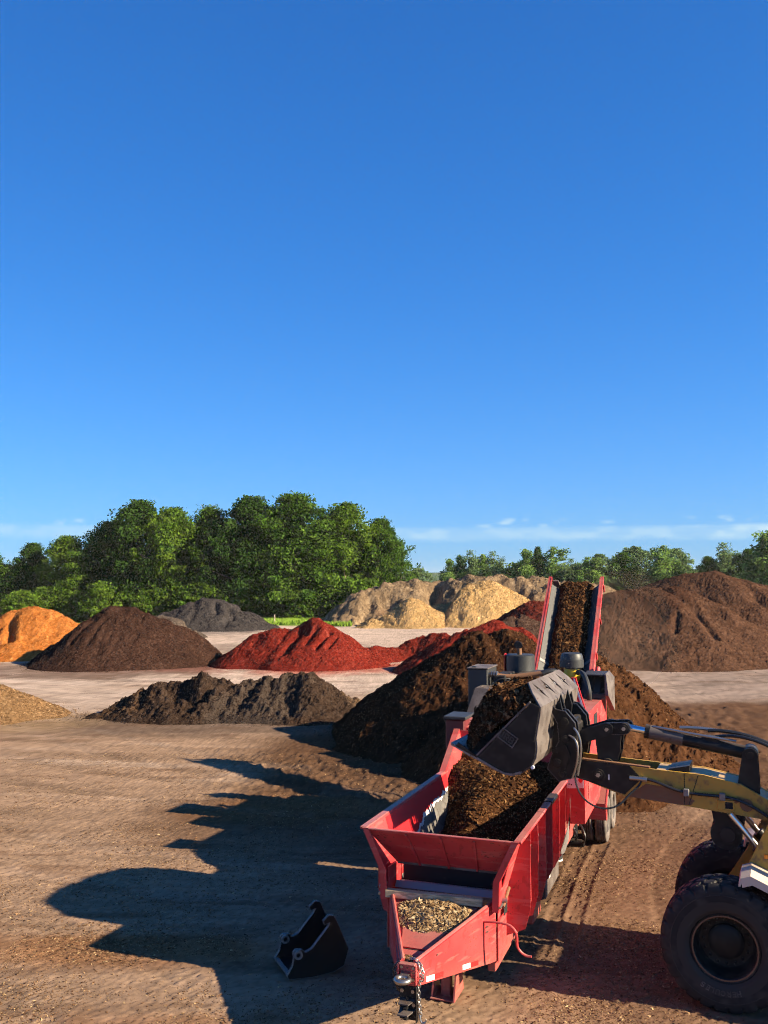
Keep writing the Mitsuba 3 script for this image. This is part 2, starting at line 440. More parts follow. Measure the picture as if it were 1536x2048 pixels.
gx = axis_pts(-900, 900, -7.5, 9.0, 0.042, 1.028)
gy = axis_pts(-60, 1500, 7.8, 17.0, 0.042, 1.014)
GX, GY = np.meshgrid(gx, gy)
GZ = 0.10 * (nz(GX * 0.22, GY * 0.22, 0, 40, 3) - 0.5) + 0.025 * (nz(GX * 1.6, GY * 1.6, 0, 41, 3) - 0.5) + 0.008 * (nz(GX * 7.0, GY * 7.0, 0, 42, 3) - 0.5) * (1 - sstep(20, 45, GY))
TM, TD = track_marks(GX, GY)
GZ = GZ - TM * (0.022 + 0.004 * TD * (GY < 26)) + rut(GX, GY) + rng0.normal(0, 0.0055, GX.shape) * (np.hypot(GX, GY) < 30)
LUMP = sstep(8.5, 11, GX) * sstep(24, 27, GY) * (1 - sstep(35, 40, GY)) + 0.8 * sstep(-4.5, -2, GX + 0.25 * (GY - 20)) * (1 - sstep(1, 2.5, GX)) * sstep(17, 19, GY) * (1 - sstep(26, 29, GY))
GZ = GZ + LUMP * (0.20 * np.maximum(nz(GX * 2.4, GY * 2.4, 0, 43, 4) - 0.45, -0.05) + 0.10 * (nz(GX * 7, GY * 7, 0, 44, 2) - 0.5))
GZ = GZ - 0.6 * sstep(160, 600, np.hypot(GX, GY))
gm, used = grid_mesh(np.stack([GX, GY, GZ], -1))
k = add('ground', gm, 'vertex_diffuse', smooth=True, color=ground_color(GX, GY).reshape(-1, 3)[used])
tag(k, 'bare brown yard of packed earth and bark with wheel tracks', kind='structure')

BARK = [(0.105, 0.046, 0.021), (0.065, 0.029, 0.014), (0.17, 0.08, 0.035), (0.04, 0.019, 0.011), (0.21, 0.115, 0.05), (0.085, 0.037, 0.017), (0.12, 0.053, 0.024)]
BARK_D = [(0.085, 0.037, 0.018), (0.055, 0.024, 0.012), (0.13, 0.06, 0.028), (0.035, 0.016, 0.009), (0.24, 0.13, 0.06), (0.07, 0.03, 0.014), (0.10, 0.045, 0.02), (0.075, 0.033, 0.016)]
LITTER = [(0.34, 0.21, 0.115), (0.26, 0.145, 0.075), (0.15, 0.075, 0.038), (0.50, 0.34, 0.18), (0.09, 0.047, 0.027), (0.21, 0.112, 0.06), (0.18, 0.095, 0.05), (0.30, 0.18, 0.10)]

# loose chips trodden into the near ground
gsel = (gm.triangles_center[:, 1] > 8.3) & (gm.triangles_center[:, 1] < 27) & (np.abs(gm.triangles_center[:, 0]) < 1.5 + 0.42 * gm.triangles_center[:, 1])
tc = gm.triangles_center
dens = gm.area_faces * gsel * np.clip(nz(tc[:, 0] * 0.9, tc[:, 1] * 0.9, 0, 50, 3) * 3 - 0.9, 0.08, 2) / (1 + (tc[:, 1] / 13) ** 3)
dens = dens * (1 + 2.5 * np.exp(-((tc[:, 1] - 9.0) / 2.2) ** 2) + 2.0 * np.exp(-((tc[:, 0] - 3.8) / 3) ** 2 - ((tc[:, 1] - 15) / 4) ** 2) + 2 * np.exp(-((tc[:, 0] + 3.4) / 2) ** 2 - ((tc[:, 1] - 12.9) / 0.6) ** 2))
cm, cc = chips(gm, 160000, 0.014, 0.045, LITTER, 7, 0.12, dens)
k = add('ground_litter', cm, 'vertex_diffuse', smooth=False, color=cc)
tag(k, 'loose wood chips trodden into the near ground', 'wood chips', kind='stuff')
#@@PILES
# ---------------------------------------------------------------- heaps of bark and wood chips
def heap(name, label, ridge, slope, step, cols, seed, lump=0.25, rill=0.2, rfreq=0.9, rdir=0.0, cuts=(), rnd=0.6, grain=0.5, margin=0.5, group=None, chip=None, patch=None, clod=0.0, warp=0.6):
    R = np.array([q for q in ridge if q[2] > -90], float)
    reach = R[:, 2].max() / slope + 1.2
    x = np.arange(R[:, 0].min() - reach, R[:, 0].max() + reach, step)
    y = np.arange(R[:, 1].min() - reach, R[:, 1].max() + reach, step)
    X, Y = np.meshgrid(x, y)
    wx = (nz(X * 0.45, Y * 0.45, 0, seed, 3) - 0.5) * 2 * warp
    wy = (nz(X * 0.45, Y * 0.45, 5, seed + 1, 3) - 0.5) * 2 * warp
    Z = ridge_h(X + wx, Y + wy, ridge, slope, rnd)
    H0 = Z
    body = sstep(-0.2, 0.5, Z)
    ca, sa = math.cos(rdir), math.sin(rdir)
    A, B = X * ca + Y * sa, -X * sa + Y * ca
    rr = nz(A * rfreq + wx, B * rfreq * 0.22, 0, seed + 2, 4)
    Z = Z - rill * body * sstep(0.5, 0.78, rr) * sstep(0, 0.8, Z) + lump * body * (nz(X * 0.8, Y * 0.8, 0, seed + 3, 2) - 0.5)
    for (x0, y0, x1, y1, wd, dp) in cuts:
        dx, dy = x1 - x0, y1 - y0
        t = np.clip(((X - x0) * dx + (Y - y0) * dy) / (dx * dx + dy * dy), 0, 1)
        d = np.hypot(X + wx * 0.4 - x0 - t * dx, Y + wy * 0.4 - y0 - t * dy)
        Z = Z - dp * np.exp(-(d / wd) ** 2) * body
    if clod:
        a = nz(X * 5.2, Y * 5.2, Z * 3, seed + 5, 2)
        Z = Z + clod * body * (sstep(0.4, 0.7, a) - 0.4)
    rg = np.random.default_rng(seed)
    Z = Z + body * step * grain * (rg.normal(0, 0.6, X.shape) + 2.6 * (nz(X / step * 0.31, Y / step * 0.31, 0, seed + 6, 2) - 0.5))
    Z = np.maximum(Z, -0.14)
    m, used = grid_mesh(np.stack([X, Y, Z], -1), Z > -0.12)
    f1 = nz(X * 0.7, Y * 0.7, Z * 0.7, seed + 7, 3)
    f2 = rg.random(X.shape) * 0.5 + 0.5 * nz(X / step * 0.3, Y / step * 0.3, 0, seed + 8, 2)
    c = lerp(lerp(np.array(cols[0]), np.array(cols[1]), sstep(0.34, 0.62, f2)), np.array(cols[2]), sstep(0.66, 0.9, f2) * 0.85)
    c = c * ((0.78 + 0.44 * f1) * (0.75 + 0.5 * rg.random(X.shape)))[..., None]
    if patch:
        for (px, py, pr, pc, pk) in patch:
            d = np.hypot(X - px, Y - py) / pr - 1 + (f1 - 0.5) * 1.6
            c = lerp(c, np.array(pc) * (0.7 + 0.6 * f2)[..., None], sstep(0.25, -0.25, d) * pk)
    k = add(name, m, 'vertex_diffuse', smooth=True, color=np.clip(c.reshape(-1, 3)[used], 0.004, 0.85))
    tag(k, label, 'mulch pile', group)
    if chip is None:
        seen = np.clip(-m.face_normals[:, 1] * 0.7 + m.face_normals[:, 2] * 0.5, 0.02, 1)
        far = max(1.0, R[:, 1].mean() / 50)
        chip = (int(min(26000, 700 * m.area / far ** 2)), 0.035 * far, 0.095 * far, [tuple(np.array(q) * b_) for q in cols[:2] + cols for b_ in (0.85, 1.0, 1.2)], lambda t: seen)
    if chip:
        n, lo, hi, cc, fn = chip
        tc = m.triangles_center
        wgt = m.area_faces * (tc[:, 2] > 0.02) * (fn(tc) if fn else 1)
        cm, ccs = chips(m, n, lo, hi, cc, seed + 90, 0.35, wgt)
        if R[:, 1].mean() < 70:   # strays round the foot
            gz = 0.10 * (nz(X * 0.22, Y * 0.22, 0, 40, 3) - 0.5) + 0.025 * (nz(X * 1.6, Y * 1.6, 0, 41, 3) - 0.5) + 0.012
            fm_, fu = grid_mesh(np.stack([X, Y, gz], -1), (H0 > -0.75) & (H0 < 0.12))
            fw = np.exp(np.minimum(H0, 0) / 0.2).ravel()[fu][fm_.faces].mean(1)
            f2m, f2c = chips(fm_, 2600, lo, hi * 1.1, cc, seed + 91, 0.1, fm_.area_faces * fw)
            cm, ccs = cat([cm, f2m]), np.vstack([ccs, f2c])
        q = add(k + '__loose_chips', cm, 'vertex_diffuse', smooth=False, color=ccs)
        tag(q, kind='stuff')
    return k, m


BROWN = [(0.062, 0.031, 0.020), (0.098, 0.050, 0.032), (0.155, 0.084, 0.054)]
heap('mulch_pile', 'large brown bark mound on the right with a dark slumped shoulder',
     [(13.6, 59.8, 3.5), (15.0, 58.8, 4.3), (17.0, 58.6, 4.5), (18.6, 59.4, 4.5), (0, 0, -99), (19.8, 66.5, 4.9), (21.4, 66, 5.4), (23.2, 65.6, 5.55), (25.2, 65.2, 5.0), (27.5, 65, 4.4), (33, 64, 4.0)], 0.64, 0.075, [(0.062, 0.031, 0.020), (0.098, 0.050, 0.032), (0.155, 0.084, 0.054)], 101,
     lump=0.25, rill=0.04, rfreq=0.5, cuts=[(17.4, 58.4, 18.8, 56.2, 0.35, 0.22), (18.8, 56.2, 19.1, 53.6, 0.26, 0.26), (17.3, 55.2, 16.8, 53.8, 0.2, 0.22), (25.0, 62.2, 27.0, 59.0, 0.5, 0.4)],
     rnd=1.0, patch=[(16.4, 57.4, 2.5, (0.055, 0.026, 0.018), 0.7), (20.6, 61.2, 1.0, (0.06, 0.028, 0.02), 0.5), (27, 59.5, 1.8, (0.07, 0.034, 0.024), 0.5)], warp=0.5)
heap('mulch_pile', 'low brown mulch bank behind the large brown mound', [(30, 74, 4.4), (36, 72, 4.6), (44, 70, 4.0)], 0.6, 0.2, BROWN, 111, lump=0.6)
TAN = [(0.36, 0.215, 0.085), (0.54, 0.34, 0.15), (0.72, 0.50, 0.26)]
OLD = [(0.15, 0.10, 0.06), (0.26, 0.18, 0.11), (0.42, 0.31, 0.20)]
heap('wood_chip_pile', 'huge weathered grey-tan wood chip stockpile with a long flat top',
     [(-2.5, 105, 3.4), (0.2, 107, 4.5), (3.0, 109, 4.8), (6, 109, 5.2), (11, 109, 5.3), (15, 108, 5.2), (20, 109, 5.0), (26, 110, 4.2)], 0.80, 0.13, OLD, 121, lump=0.9, rill=0.45, rfreq=0.3, rnd=0.9,
     cuts=[(0.5, 105, 2.0, 99.5, 1.2, 1.2), (5.6, 108, 6.3, 100, 1.3, 2.6), (-1.5, 104.5, -2.5, 100, 0.6, 1.0), (14.8, 106, 16.5, 101, 0.9, 1.2)], patch=[(1.2, 102.3, 2.4, (0.17, 0.105, 0.065), 0.85), (6.5, 103, 1.8, (0.15, 0.1, 0.07), 0.6), (16.3, 104.0, 2.0, (0.16, 0.10, 0.06), 0.7)], warp=1.2)
heap('wood_chip_pile', 'tall fresh yellow wood chip cone in front of the grey-tan stockpile', [(9.2, 101.2, 4.3), (10.2, 101.8, 4.75), (11.6, 102.4, 4.75), (14.2, 102.6, 3.6)], 0.78, 0.11, TAN, 131, cuts=[(7.6, 102.5, 5.2, 97.2, 0.9, 1.5)], lump=0.35, rill=0.15, rnd=0.9, warp=0.5)
heap('wood_chip_pile', 'smaller fresh yellow wood chip cone left of the tall yellow one', [(2.9, 98.0, 3.0), (3.5, 98.5, 2.8)], 0.72, 0.11, TAN, 141, lump=0.3, rill=0.15, rnd=0.5, warp=0.5)
heap('wood_chip_pile', 'low spill of yellow chips at the left foot of the stockpile', [(-0.9, 96.2, 0.9), (0.3, 95.6, 0.5)], 0.5, 0.14, TAN, 146, lump=0.3)
heap('mulch_pile', 'bright red dyed mulch pile with a pointed crest and a scooped gully',
     [(-8.6, 54.2, 0.6), (-7.4, 54.6, 1.75), (-6.3, 54.8, 2.2), (-5.3, 55.0, 2.1), (-4.75, 54.9, 2.35), (-4.15, 54.6, 2.75), (-3.3, 54.8, 2.3), (-2.4, 55.0, 1.75), (-1.2, 56.5, 1.0), (0.2, 58.3, 0.6), (1.4, 59.5, 0.55)], 0.72, 0.065,
     [(0.125, 0.012, 0.008), (0.20, 0.026, 0.017), (0.28, 0.06, 0.042)], 151, lump=0.28, rill=0.16, rfreq=1.0, rnd=0.35, warp=0.35,
     cuts=[(-4.75, 54.2, -5.6, 52.2, 0.3, 0.45), (-3.9, 53.6, -4.4, 52.6, 0.18, 0.35), (-3.1, 53.6, -3.8, 52.2, 0.13, 0.35), (-2.7, 53.5, -3.2, 52.2, 0.12, 0.3), (-4.45, 53.9, -4.5, 53.4, 0.2, 0.3)], grain=0.6)
heap('mulch_pile', 'low red mulch ridges trailing right behind the near brown heap', [(1.0, 60.2, 0.5), (2.0, 60.0, 1.2), (2.64, 60.2, 1.25), (3.3, 60.0, 1.45), (4.4, 60, 1.55), (5.1, 60, 1.7), (6.2, 60.5, 1.5)], 0.66, 0.085, [(0.125, 0.012, 0.008), (0.20, 0.026, 0.017), (0.28, 0.06, 0.042)], 161, lump=0.4, rill=0.3, rfreq=1.1, rnd=0.3, warp=0.5)
heap('mulch_pile', 'small red heap peeking over the crest of the near dark brown heap', [(4.3, 51, 2.15), (5.7, 51, 2.7), (7.0, 51.4, 2.4)], 0.66, 0.07, [(0.15, 0.016, 0.011), (0.22, 0.03, 0.02), (0.30, 0.07, 0.05)], 166, lump=0.25, rill=0.15, rnd=0.6)
heap('mulch_pile', 'dull brown-grey mulch pile between the near brown heap and the conveyor', [(7.4, 55, 2.75), (8.2, 55.2, 2.85), (9.2, 55.2, 2.4)], 0.66, 0.08, [(0.055, 0.030, 0.022), (0.09, 0.052, 0.038), (0.14, 0.088, 0.065)], 171, lump=0.4, rill=0.3, rnd=0.5)
heap('mulch_pile', 'dark red mulch pile with a pointed top right behind the conveyor side', [(8.7, 60.5, 2.6), (9.9, 60.0, 3.75), (11.2, 60.5, 3.0)], 0.62, 0.1, [(0.09, 0.016, 0.011), (0.14, 0.03, 0.021), (0.2, 0.062, 0.045)], 181, lump=0.3, rill=0.3)
heap('mulch_pile', 'dark chocolate brown mulch pile with a long right shoulder beside the orange pile',
     [(-16.7, 55.3, 2.8), (-16.1, 55.4, 3.35), (-15.4, 55.6, 3.35), (-14.4, 55.6, 2.95), (-13.5, 55.8, 2.65), (-12.8, 56.2, 2.35), (-11.9, 56.8, 1.4)], 0.77, 0.065,
     [(0.032, 0.016, 0.012), (0.056, 0.028, 0.020), (0.09, 0.049, 0.035)], 191, lump=0.3, rill=0.13, rfreq=1.2, rnd=0.5, warp=0.4, cuts=[(-16.9, 54.3, -17.6, 52.8, 0.2, 0.2), (-16.2, 54.2, -16.6, 52.4, 0.16, 0.2)], grain=0.6)
heap('mulch_pile', 'bright orange wood mulch pile at the left edge', [(-28, 62, 2.6), (-25.4, 61.6, 2.5), (-24.3, 61.8, 2.9), (-23.2, 62.0, 3.15), (-22.4, 62.2, 3.0), (-21.6, 62.8, 2.3), (-20.7, 63.4, 1.9)], 0.68, 0.08,
     [(0.32, 0.098, 0.02), (0.45, 0.16, 0.04), (0.55, 0.25, 0.085)], 201, lump=0.25, rill=0.18, rfreq=0.7, rnd=0.6, warp=0.5, cuts=[(-24.2, 60.6, -23.5, 58.6, 0.3, 0.6), (-24.8, 60.2, -24.9, 58.8, 0.4, 0.5)])
heap('mulch_pile', 'smooth charcoal black mulch pile in front of the woods', [(-20.0, 94, 1.6), (-18.4, 94, 3.0), (-17.0, 94.3, 2.95), (-15.6, 94.5, 1.9), (-13.8, 95, 0.8)], 0.55, 0.11, [(0.040, 0.035, 0.035), (0.062, 0.053, 0.051), (0.09, 0.075, 0.07)], 211, lump=0.35, rill=0.3, rnd=0.9,
     cuts=[(-16.8, 93, -16.6, 91.5, 0.3, 0.5), (-15.4, 93, -15.0, 91.5, 0.4, 0.5)])
heap('mulch_pile', 'low grey-brown heap behind the saddle between the orange and chocolate piles', [(-25, 84, 1.6), (-21.6, 82, 1.8), (-19.4, 80, 1.9), (-18.5, 80, 1.5)], 0.55, 0.14, [(0.085, 0.062, 0.05), (0.13, 0.098, 0.078), (0.19, 0.15, 0.115)], 221, lump=0.6, rill=0.3)
heap('mulch_pile', 'low lumpy dark compost heap with wet clods in front of the red pile',
     [(-10.1, 34.0, 0.25), (-9.0, 34.3, 0.85), (-8.1, 34.6, 1.4), (-7.2, 34.8, 1.7), (-6.6, 34.7, 1.45), (-5.8, 34.3, 1.0), (-4.9, 34.5, 1.35), (-4.1, 34.6, 1.5), (-3.2, 34.6, 1.6), (-2.5, 35.0, 1.1), (-1.8, 35.6, 0.6), (-1.0, 36.2, 0.4)], 0.72, 0.05,
     [(0.034, 0.0205, 0.0145), (0.056, 0.0355, 0.026), (0.09, 0.062, 0.048)], 231, lump=0.45, rill=0.3, rfreq=1.2, rnd=0.3, warp=0.35, clod=0.11, grain=0.7, cuts=[(-8.2, 34.6, -6.6, 33.7, 0.35, 0.45), (-6.3, 34.3, -6.9, 33.1, 0.25, 0.4), (-4.6, 34.6, -5.2, 33.2, 0.25, 0.25)],
     patch=[(-4.3, 33.6, 1.6, (0.075, 0.058, 0.048), 0.7), (-0.9, 36.0, 0.9, (0.20, 0.125, 0.07), 0.7), (-9.4, 33.9, 1.0, (0.09, 0.05, 0.028), 0.6)])
heap('wood_chip_pile', 'low pale tan wood chip pile cut off by the left edge, nearest left heap', [(-18, 34.8, 1.5), (-14.9, 34.2, 1.22), (-13.9, 34.3, 0.85), (-13.2, 34.5, 0.4)], 0.52, 0.055, [(0.16, 0.088, 0.042), (0.25, 0.145, 0.07), (0.34, 0.215, 0.115)], 241, lump=0.2, rill=0.15, rnd=0.6)
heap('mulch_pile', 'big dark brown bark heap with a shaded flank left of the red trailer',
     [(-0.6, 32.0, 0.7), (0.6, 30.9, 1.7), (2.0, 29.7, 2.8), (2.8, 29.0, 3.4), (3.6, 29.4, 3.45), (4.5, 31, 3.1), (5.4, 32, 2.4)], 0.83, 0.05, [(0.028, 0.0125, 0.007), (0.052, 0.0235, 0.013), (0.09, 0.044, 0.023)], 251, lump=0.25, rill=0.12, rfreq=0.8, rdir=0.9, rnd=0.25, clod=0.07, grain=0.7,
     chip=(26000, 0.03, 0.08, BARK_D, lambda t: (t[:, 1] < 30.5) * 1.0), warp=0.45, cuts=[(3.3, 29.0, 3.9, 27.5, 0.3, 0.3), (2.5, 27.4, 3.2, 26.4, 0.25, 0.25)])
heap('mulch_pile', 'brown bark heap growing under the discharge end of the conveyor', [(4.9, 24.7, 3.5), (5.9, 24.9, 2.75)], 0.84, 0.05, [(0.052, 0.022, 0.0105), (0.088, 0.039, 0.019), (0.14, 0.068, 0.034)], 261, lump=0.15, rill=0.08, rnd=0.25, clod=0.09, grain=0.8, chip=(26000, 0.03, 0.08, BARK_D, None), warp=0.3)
#@@TREES
# ---------------------------------------------------------------- trees
def crown_clumps(kind, H, rx, rng):
    """Centres and sizes of leaf clumps of one tree."""
    out = []
    n = {'broad': 300, 'poplar': 170, 'round': 170, 'sparse': 90, 'bush': 70}[kind]
    z0 = {'broad': 0.10, 'poplar': 0.0, 'round': 0.16, 'sparse': 0.3, 'bush': 0.0}[kind]
    ph = rng.uniform(0, 9, 4)
    while len(out) < n:
        t = rng.random() ** 0.85
        a = rng.uniform(0, 2 * PI)
        if kind == 'poplar': prof = (1 - 0.55 * t) * (1 - t ** 5) * 1.15
        elif kind == 'bush': prof = math.sqrt(max(0, 1 - t * t))
        else: prof = math.sqrt(max(0.02, 1 - abs(2 * t - 0.85) ** 2.3 / 1.5)) * (1 - 0.75 * t ** 5)
        ox = oy = 0.0
        if kind == 'poplar':
            j = rng.integers(4)
            ox, oy = rx * 0.62 * math.cos(j * 2.1 + ph[2]) * (j > 0), rx * 0.62 * math.sin(j * 2.1 + ph[2]) * (j > 0)
            prof = 0.62 * (1 - 0.8 * t) * (1 - t ** 6) + 0.05
            t = t * (1.0, 0.86, 0.74, 0.93)[j]
        bulge = 1 + 0.22 * math.sin(2 * a + ph[0] + 3 * t) + 0.15 * math.sin(3 * a + ph[1] - 5 * t)
        r = rx * prof * bulge * (rng.random() ** 0.42 if rng.random() < 0.85 else rng.random())
        s = {'broad': 0.085, 'poplar': 0.085, 'round': 0.095, 'sparse': 0.075, 'bush': 0.18}[kind] * H * rng.uniform(0.45, 1.3)
        out.append((ox + r * math.cos(a), oy + r * math.sin(a), H * (z0 + (1 - z0) * t), s))
    return out


def make_tree(kind, H, rx, leaves, size, cols, seed, bare=False):
    rng = np.random.default_rng(seed)
    cl = crown_clumps(kind, H, rx, rng)
    wood = [tube([(0, 0, -0.4), (0.1, 0, H * 0.25), (0.0, 0.15, H * 0.55), (0.1, 0.1, H * 0.9)], [H * 0.022, H * 0.018, H * 0.012, H * 0.003], 7)]
    for i in range(22):
        x, y, z, s = cl[rng.integers(len(cl))]
        b = z * rng.uniform(0.45, 0.75)
        wood.append(tube([(0, 0, b), (x * 0.5, y * 0.5, b + (z - b) * 0.65), (x, y, z + s * 0.2)], [H * 0.008, H * 0.005, H * 0.0015], 5))
    if bare:
        for a in (0.4, 2.4, 4.4):
            wood.append(tube([(0, 0, H * 0.7), (math.cos(a) * 0.8, math.sin(a) * 0.8, H * 0.95), (math.cos(a) * 1.2, math.sin(a) * 1.2, H * 1.06)], [0.09, 0.05, 0.02], 5))
    V, F, C = [], [], []
    per = leaves // len(cl)
    tot = 0
    for (x, y, z, s) in cl:
        n = max(8, int(per * rng.uniform(0.6, 1.4)))
        d = rng.normal(size=(n, 3))
        d /= np.linalg.norm(d, axis=1, keepdims=True)
        p = np.array([x, y, z]) + np.clip(rng.normal(size=(n, 3)), -1.5, 1.5) * s * np.array([0.54, 0.54, 0.36])
        nn = d * 0.5 + rng.normal(size=(n, 3)) * 0.6 + [0.25 * x / rx, 0.25 * y / rx, 0.45]
        nn /= np.linalg.norm(nn, axis=1, keepdims=True)
        t = np.cross(nn, rng.normal(size=(n, 3)))
        t /= np.linalg.norm(t, axis=1, keepdims=True)
        b = np.cross(nn, t)
        L = size * rng.uniform(0.6, 1.35, (n, 1))
        V.append(np.stack([p - t * L * 0.5, p + b * L * 0.33 + nn * L * 0.08, p + t * L * 0.5, p - b * L * 0.33 + nn * L * 0.08], 1).reshape(-1, 3))
        F.append((np.arange(n) * 4)[:, None, None] + tot + np.array([[0, 1, 2], [0, 2, 3]]))
        tone = cols[rng.integers(len(cols))]
        c = 1.15 * np.asarray(tone) * np.array([1.06, 1.0, 1.0]) * rng.uniform(0.6, 1.4) * rng.uniform(0.75, 1.25, (n, 1))
        C.append(np.repeat(c, 4, 0))
        tot += 4 * n
    crown = trimesh.Trimesh(np.vstack(V), np.vstack(F).reshape(-1, 3), process=False)
    return cat(wood), crown, np.vstack(C)


G1 = [(0.045, 0.098, 0.014), (0.060, 0.118, 0.017), (0.036, 0.080, 0.014), (0.070, 0.128, 0.020)]
G2 = [(0.033, 0.074, 0.014), (0.026, 0.060, 0.013), (0.042, 0.088, 0.017)]
G3 = [(0.074, 0.138, 0.016), (0.090, 0.152, 0.020), (0.060, 0.120, 0.016)]
G4 = [(0.115, 0.185, 0.07), (0.13, 0.20, 0.08), (0.095, 0.16, 0.062)]  # this and the next palette: distance haze put into paler leaf greens
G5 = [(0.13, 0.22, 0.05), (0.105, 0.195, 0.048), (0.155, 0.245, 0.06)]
scene['bark'] = prin((0.16, 0.12, 0.09), 0.9)
PROTO = {}
for nm, args in dict(oak=('broad', 14.0, 5.6, 27000, 0.34, G1, 1), oak_dark=('broad', 14.0, 5.4, 26000, 0.34, G2, 2), oak_light=('broad', 13.0, 5.0, 23000, 0.33, G3, 3), oak_bare=('broad', 14.0, 4.6, 19000, 0.34, G1, 4, True),
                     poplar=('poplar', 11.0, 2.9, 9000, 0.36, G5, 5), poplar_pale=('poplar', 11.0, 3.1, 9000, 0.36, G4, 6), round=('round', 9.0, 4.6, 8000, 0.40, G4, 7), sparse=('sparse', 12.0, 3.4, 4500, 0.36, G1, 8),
                     bush=('bush', 3.0, 2.2, 3500, 0.26, G3, 9), bush_grey=('bush', 3.0, 2.4, 3500, 0.26, [(0.12, 0.14, 0.07), (0.15, 0.16, 0.09), (0.09, 0.12, 0.05)], 10)).items():
    wd, cr, cc = make_tree(*args)
    g = 'shape_' + nm
    scene[g] = {'type': 'shapegroup', 'trunk': mikit.ply(wd, 'bark', smooth=True), 'crown': mikit.ply(cr, 'leaf', smooth=False, color=cc)}
    PROTO[nm] = (g, args[1])


def tree(name, proto, x, y, h, rot, label, category='tree', group=None, wide=1.0):
    g, H = PROTO[proto]
    s = h / H
    k = key_of(name)
    scene[k] = {'type': 'instance', 'to_world': mi.ScalarTransform4f().translate([x, y, 0]).rotate([0, 0, 1], rot).scale([s * wide, s * wide, s]), 'shapegroup': {'type': 'ref', 'id': g}}
    tag(k, label, category, group)
    return k


W = 'trees at the front of the left wood'
for x, y, h, pr, rot, wide, lab in (
        (-50.5, 116, 8.9, 'oak', 10, 1.05, 'leafy tree at the far left end of the wood, cut off by the photo edge'),
        (-44.8, 118, 9.2, 'oak_dark', 80, 0.95, 'low dark tree second from the left end of the wood'),
        (-39.6, 116, 10.2, 'oak_light', 140, 1.1, 'pale green spreading tree above the orange pile'),
        (-35.0, 118, 12.0, 'oak', 200, 1.0, 'rising green tree left of the tallest left dome of the wood'),
        (-30.6, 115, 14.2, 'oak_dark', 30, 1.05, 'rounded dark green tree above the chocolate brown pile'),
        (-26.2, 114, 13.6, 'oak_light', 290, 0.95, 'yellow-green tree just right of the rounded dark one'),
        (-21.8, 116, 13.6, 'oak_bare', 60, 1.0, 'tree with bare twigs sticking out of its top, above the charcoal pile'),
        (-16.4, 114, 14.6, 'oak_dark', 110, 1.0, 'tall dark tree right of the gap of sky in the wood'),
        (-11.0, 113, 15.0, 'oak', 160, 1.05, 'tallest bright green tree of the wood, domed and dense'),
        (-4.9, 115, 14.2, 'oak_light', 215, 0.92, 'tall lighter green tree at the right shoulder of the wood'),
        (-0.4, 117, 12.3, 'oak', 250, 0.78, 'green tree near the right end of the wood'),
        (2.1, 119, 9.6, 'sparse', 300, 0.95, 'thin open tree standing last at the right end of the wood')):
    tree('woodland_tree', pr, x, y, h, rot, lab, group=W, wide=wide)
for x, y, h, pr, rot, lab in (
        (-33.5, 109, 4.2, 'bush', 0, 'small lit shrub in front of the dark wood above the chocolate pile'),
        (-21.5, 109, 4.2, 'bush', 50, 'bright shrub right behind the charcoal pile crest'),
        (-16.0, 112.0, 4.2, 'bush', 90, 'yellow-green bush beside the right foot of the charcoal pile'),
        (-12.6, 113.0, 4.6, 'bush', 140, 'leafy bush at the left end of the grass strip'),
        (-9.0, 114.5, 3.8, 'bush', 190, 'low bush behind the middle of the grass strip'),
        (-5.6, 114, 4.4, 'bush', 240, 'low bush at the right end of the grass strip'),
        (-46.0, 108, 2.6, 'bush_grey', 20, 'grey-green scrub at the left edge behind the orange pile'),
        (-41.8, 108, 3.2, 'bush', 70, 'bright low bush above the left part of the orange pile'),
        (-28.0, 110, 3.4, 'bush', 111, 'dark bush at the foot of the wood left of the charcoal pile')):
    tree('shrub', pr, x, y, h, rot, lab, 'shrub', group='shrubs along the foot of the wood')
rt = np.random.default_rng(77)
for i in range(34):   # the wood behind its front row, one mass
    x = -60 + 60 * rt.random()
    hmax = float(np.interp(x, [-62, -42, -32, -12, -5, 1], [8, 9, 12, 14, 13, 10])) * rt.uniform(0.78, 0.96)
    g, H = PROTO[['oak', 'oak_dark', 'oak_dark'][rt.integers(3)]]
    s = hmax / H
    scene[f'woodland__{i + 1:03d}'] = {'type': 'instance', 'to_world': mi.ScalarTransform4f().translate([x, 124 + 14 * rt.random(), 0]).rotate([0, 0, 1], 360 * rt.random()).scale(s), 'shapegroup': {'type': 'ref', 'id': g}}
for i in range(26):   # undergrowth
    g, H = PROTO['bush']
    scene[f'woodland__{i + 101:03d}'] = {'type': 'instance', 'to_world': mi.ScalarTransform4f().translate([-56 + 57 * rt.random(), 110.5 + 3 * rt.random(), 0]).rotate([0, 0, 1], 360 * rt.random()).scale(1.0 + 0.7 * rt.random()), 'shapegroup': {'type': 'ref', 'id': g}}
tag('woodland', 'dense dark wood behind its front row of trees', 'woodland', kind='stuff')
R_ = 'trees of the far right tree line'
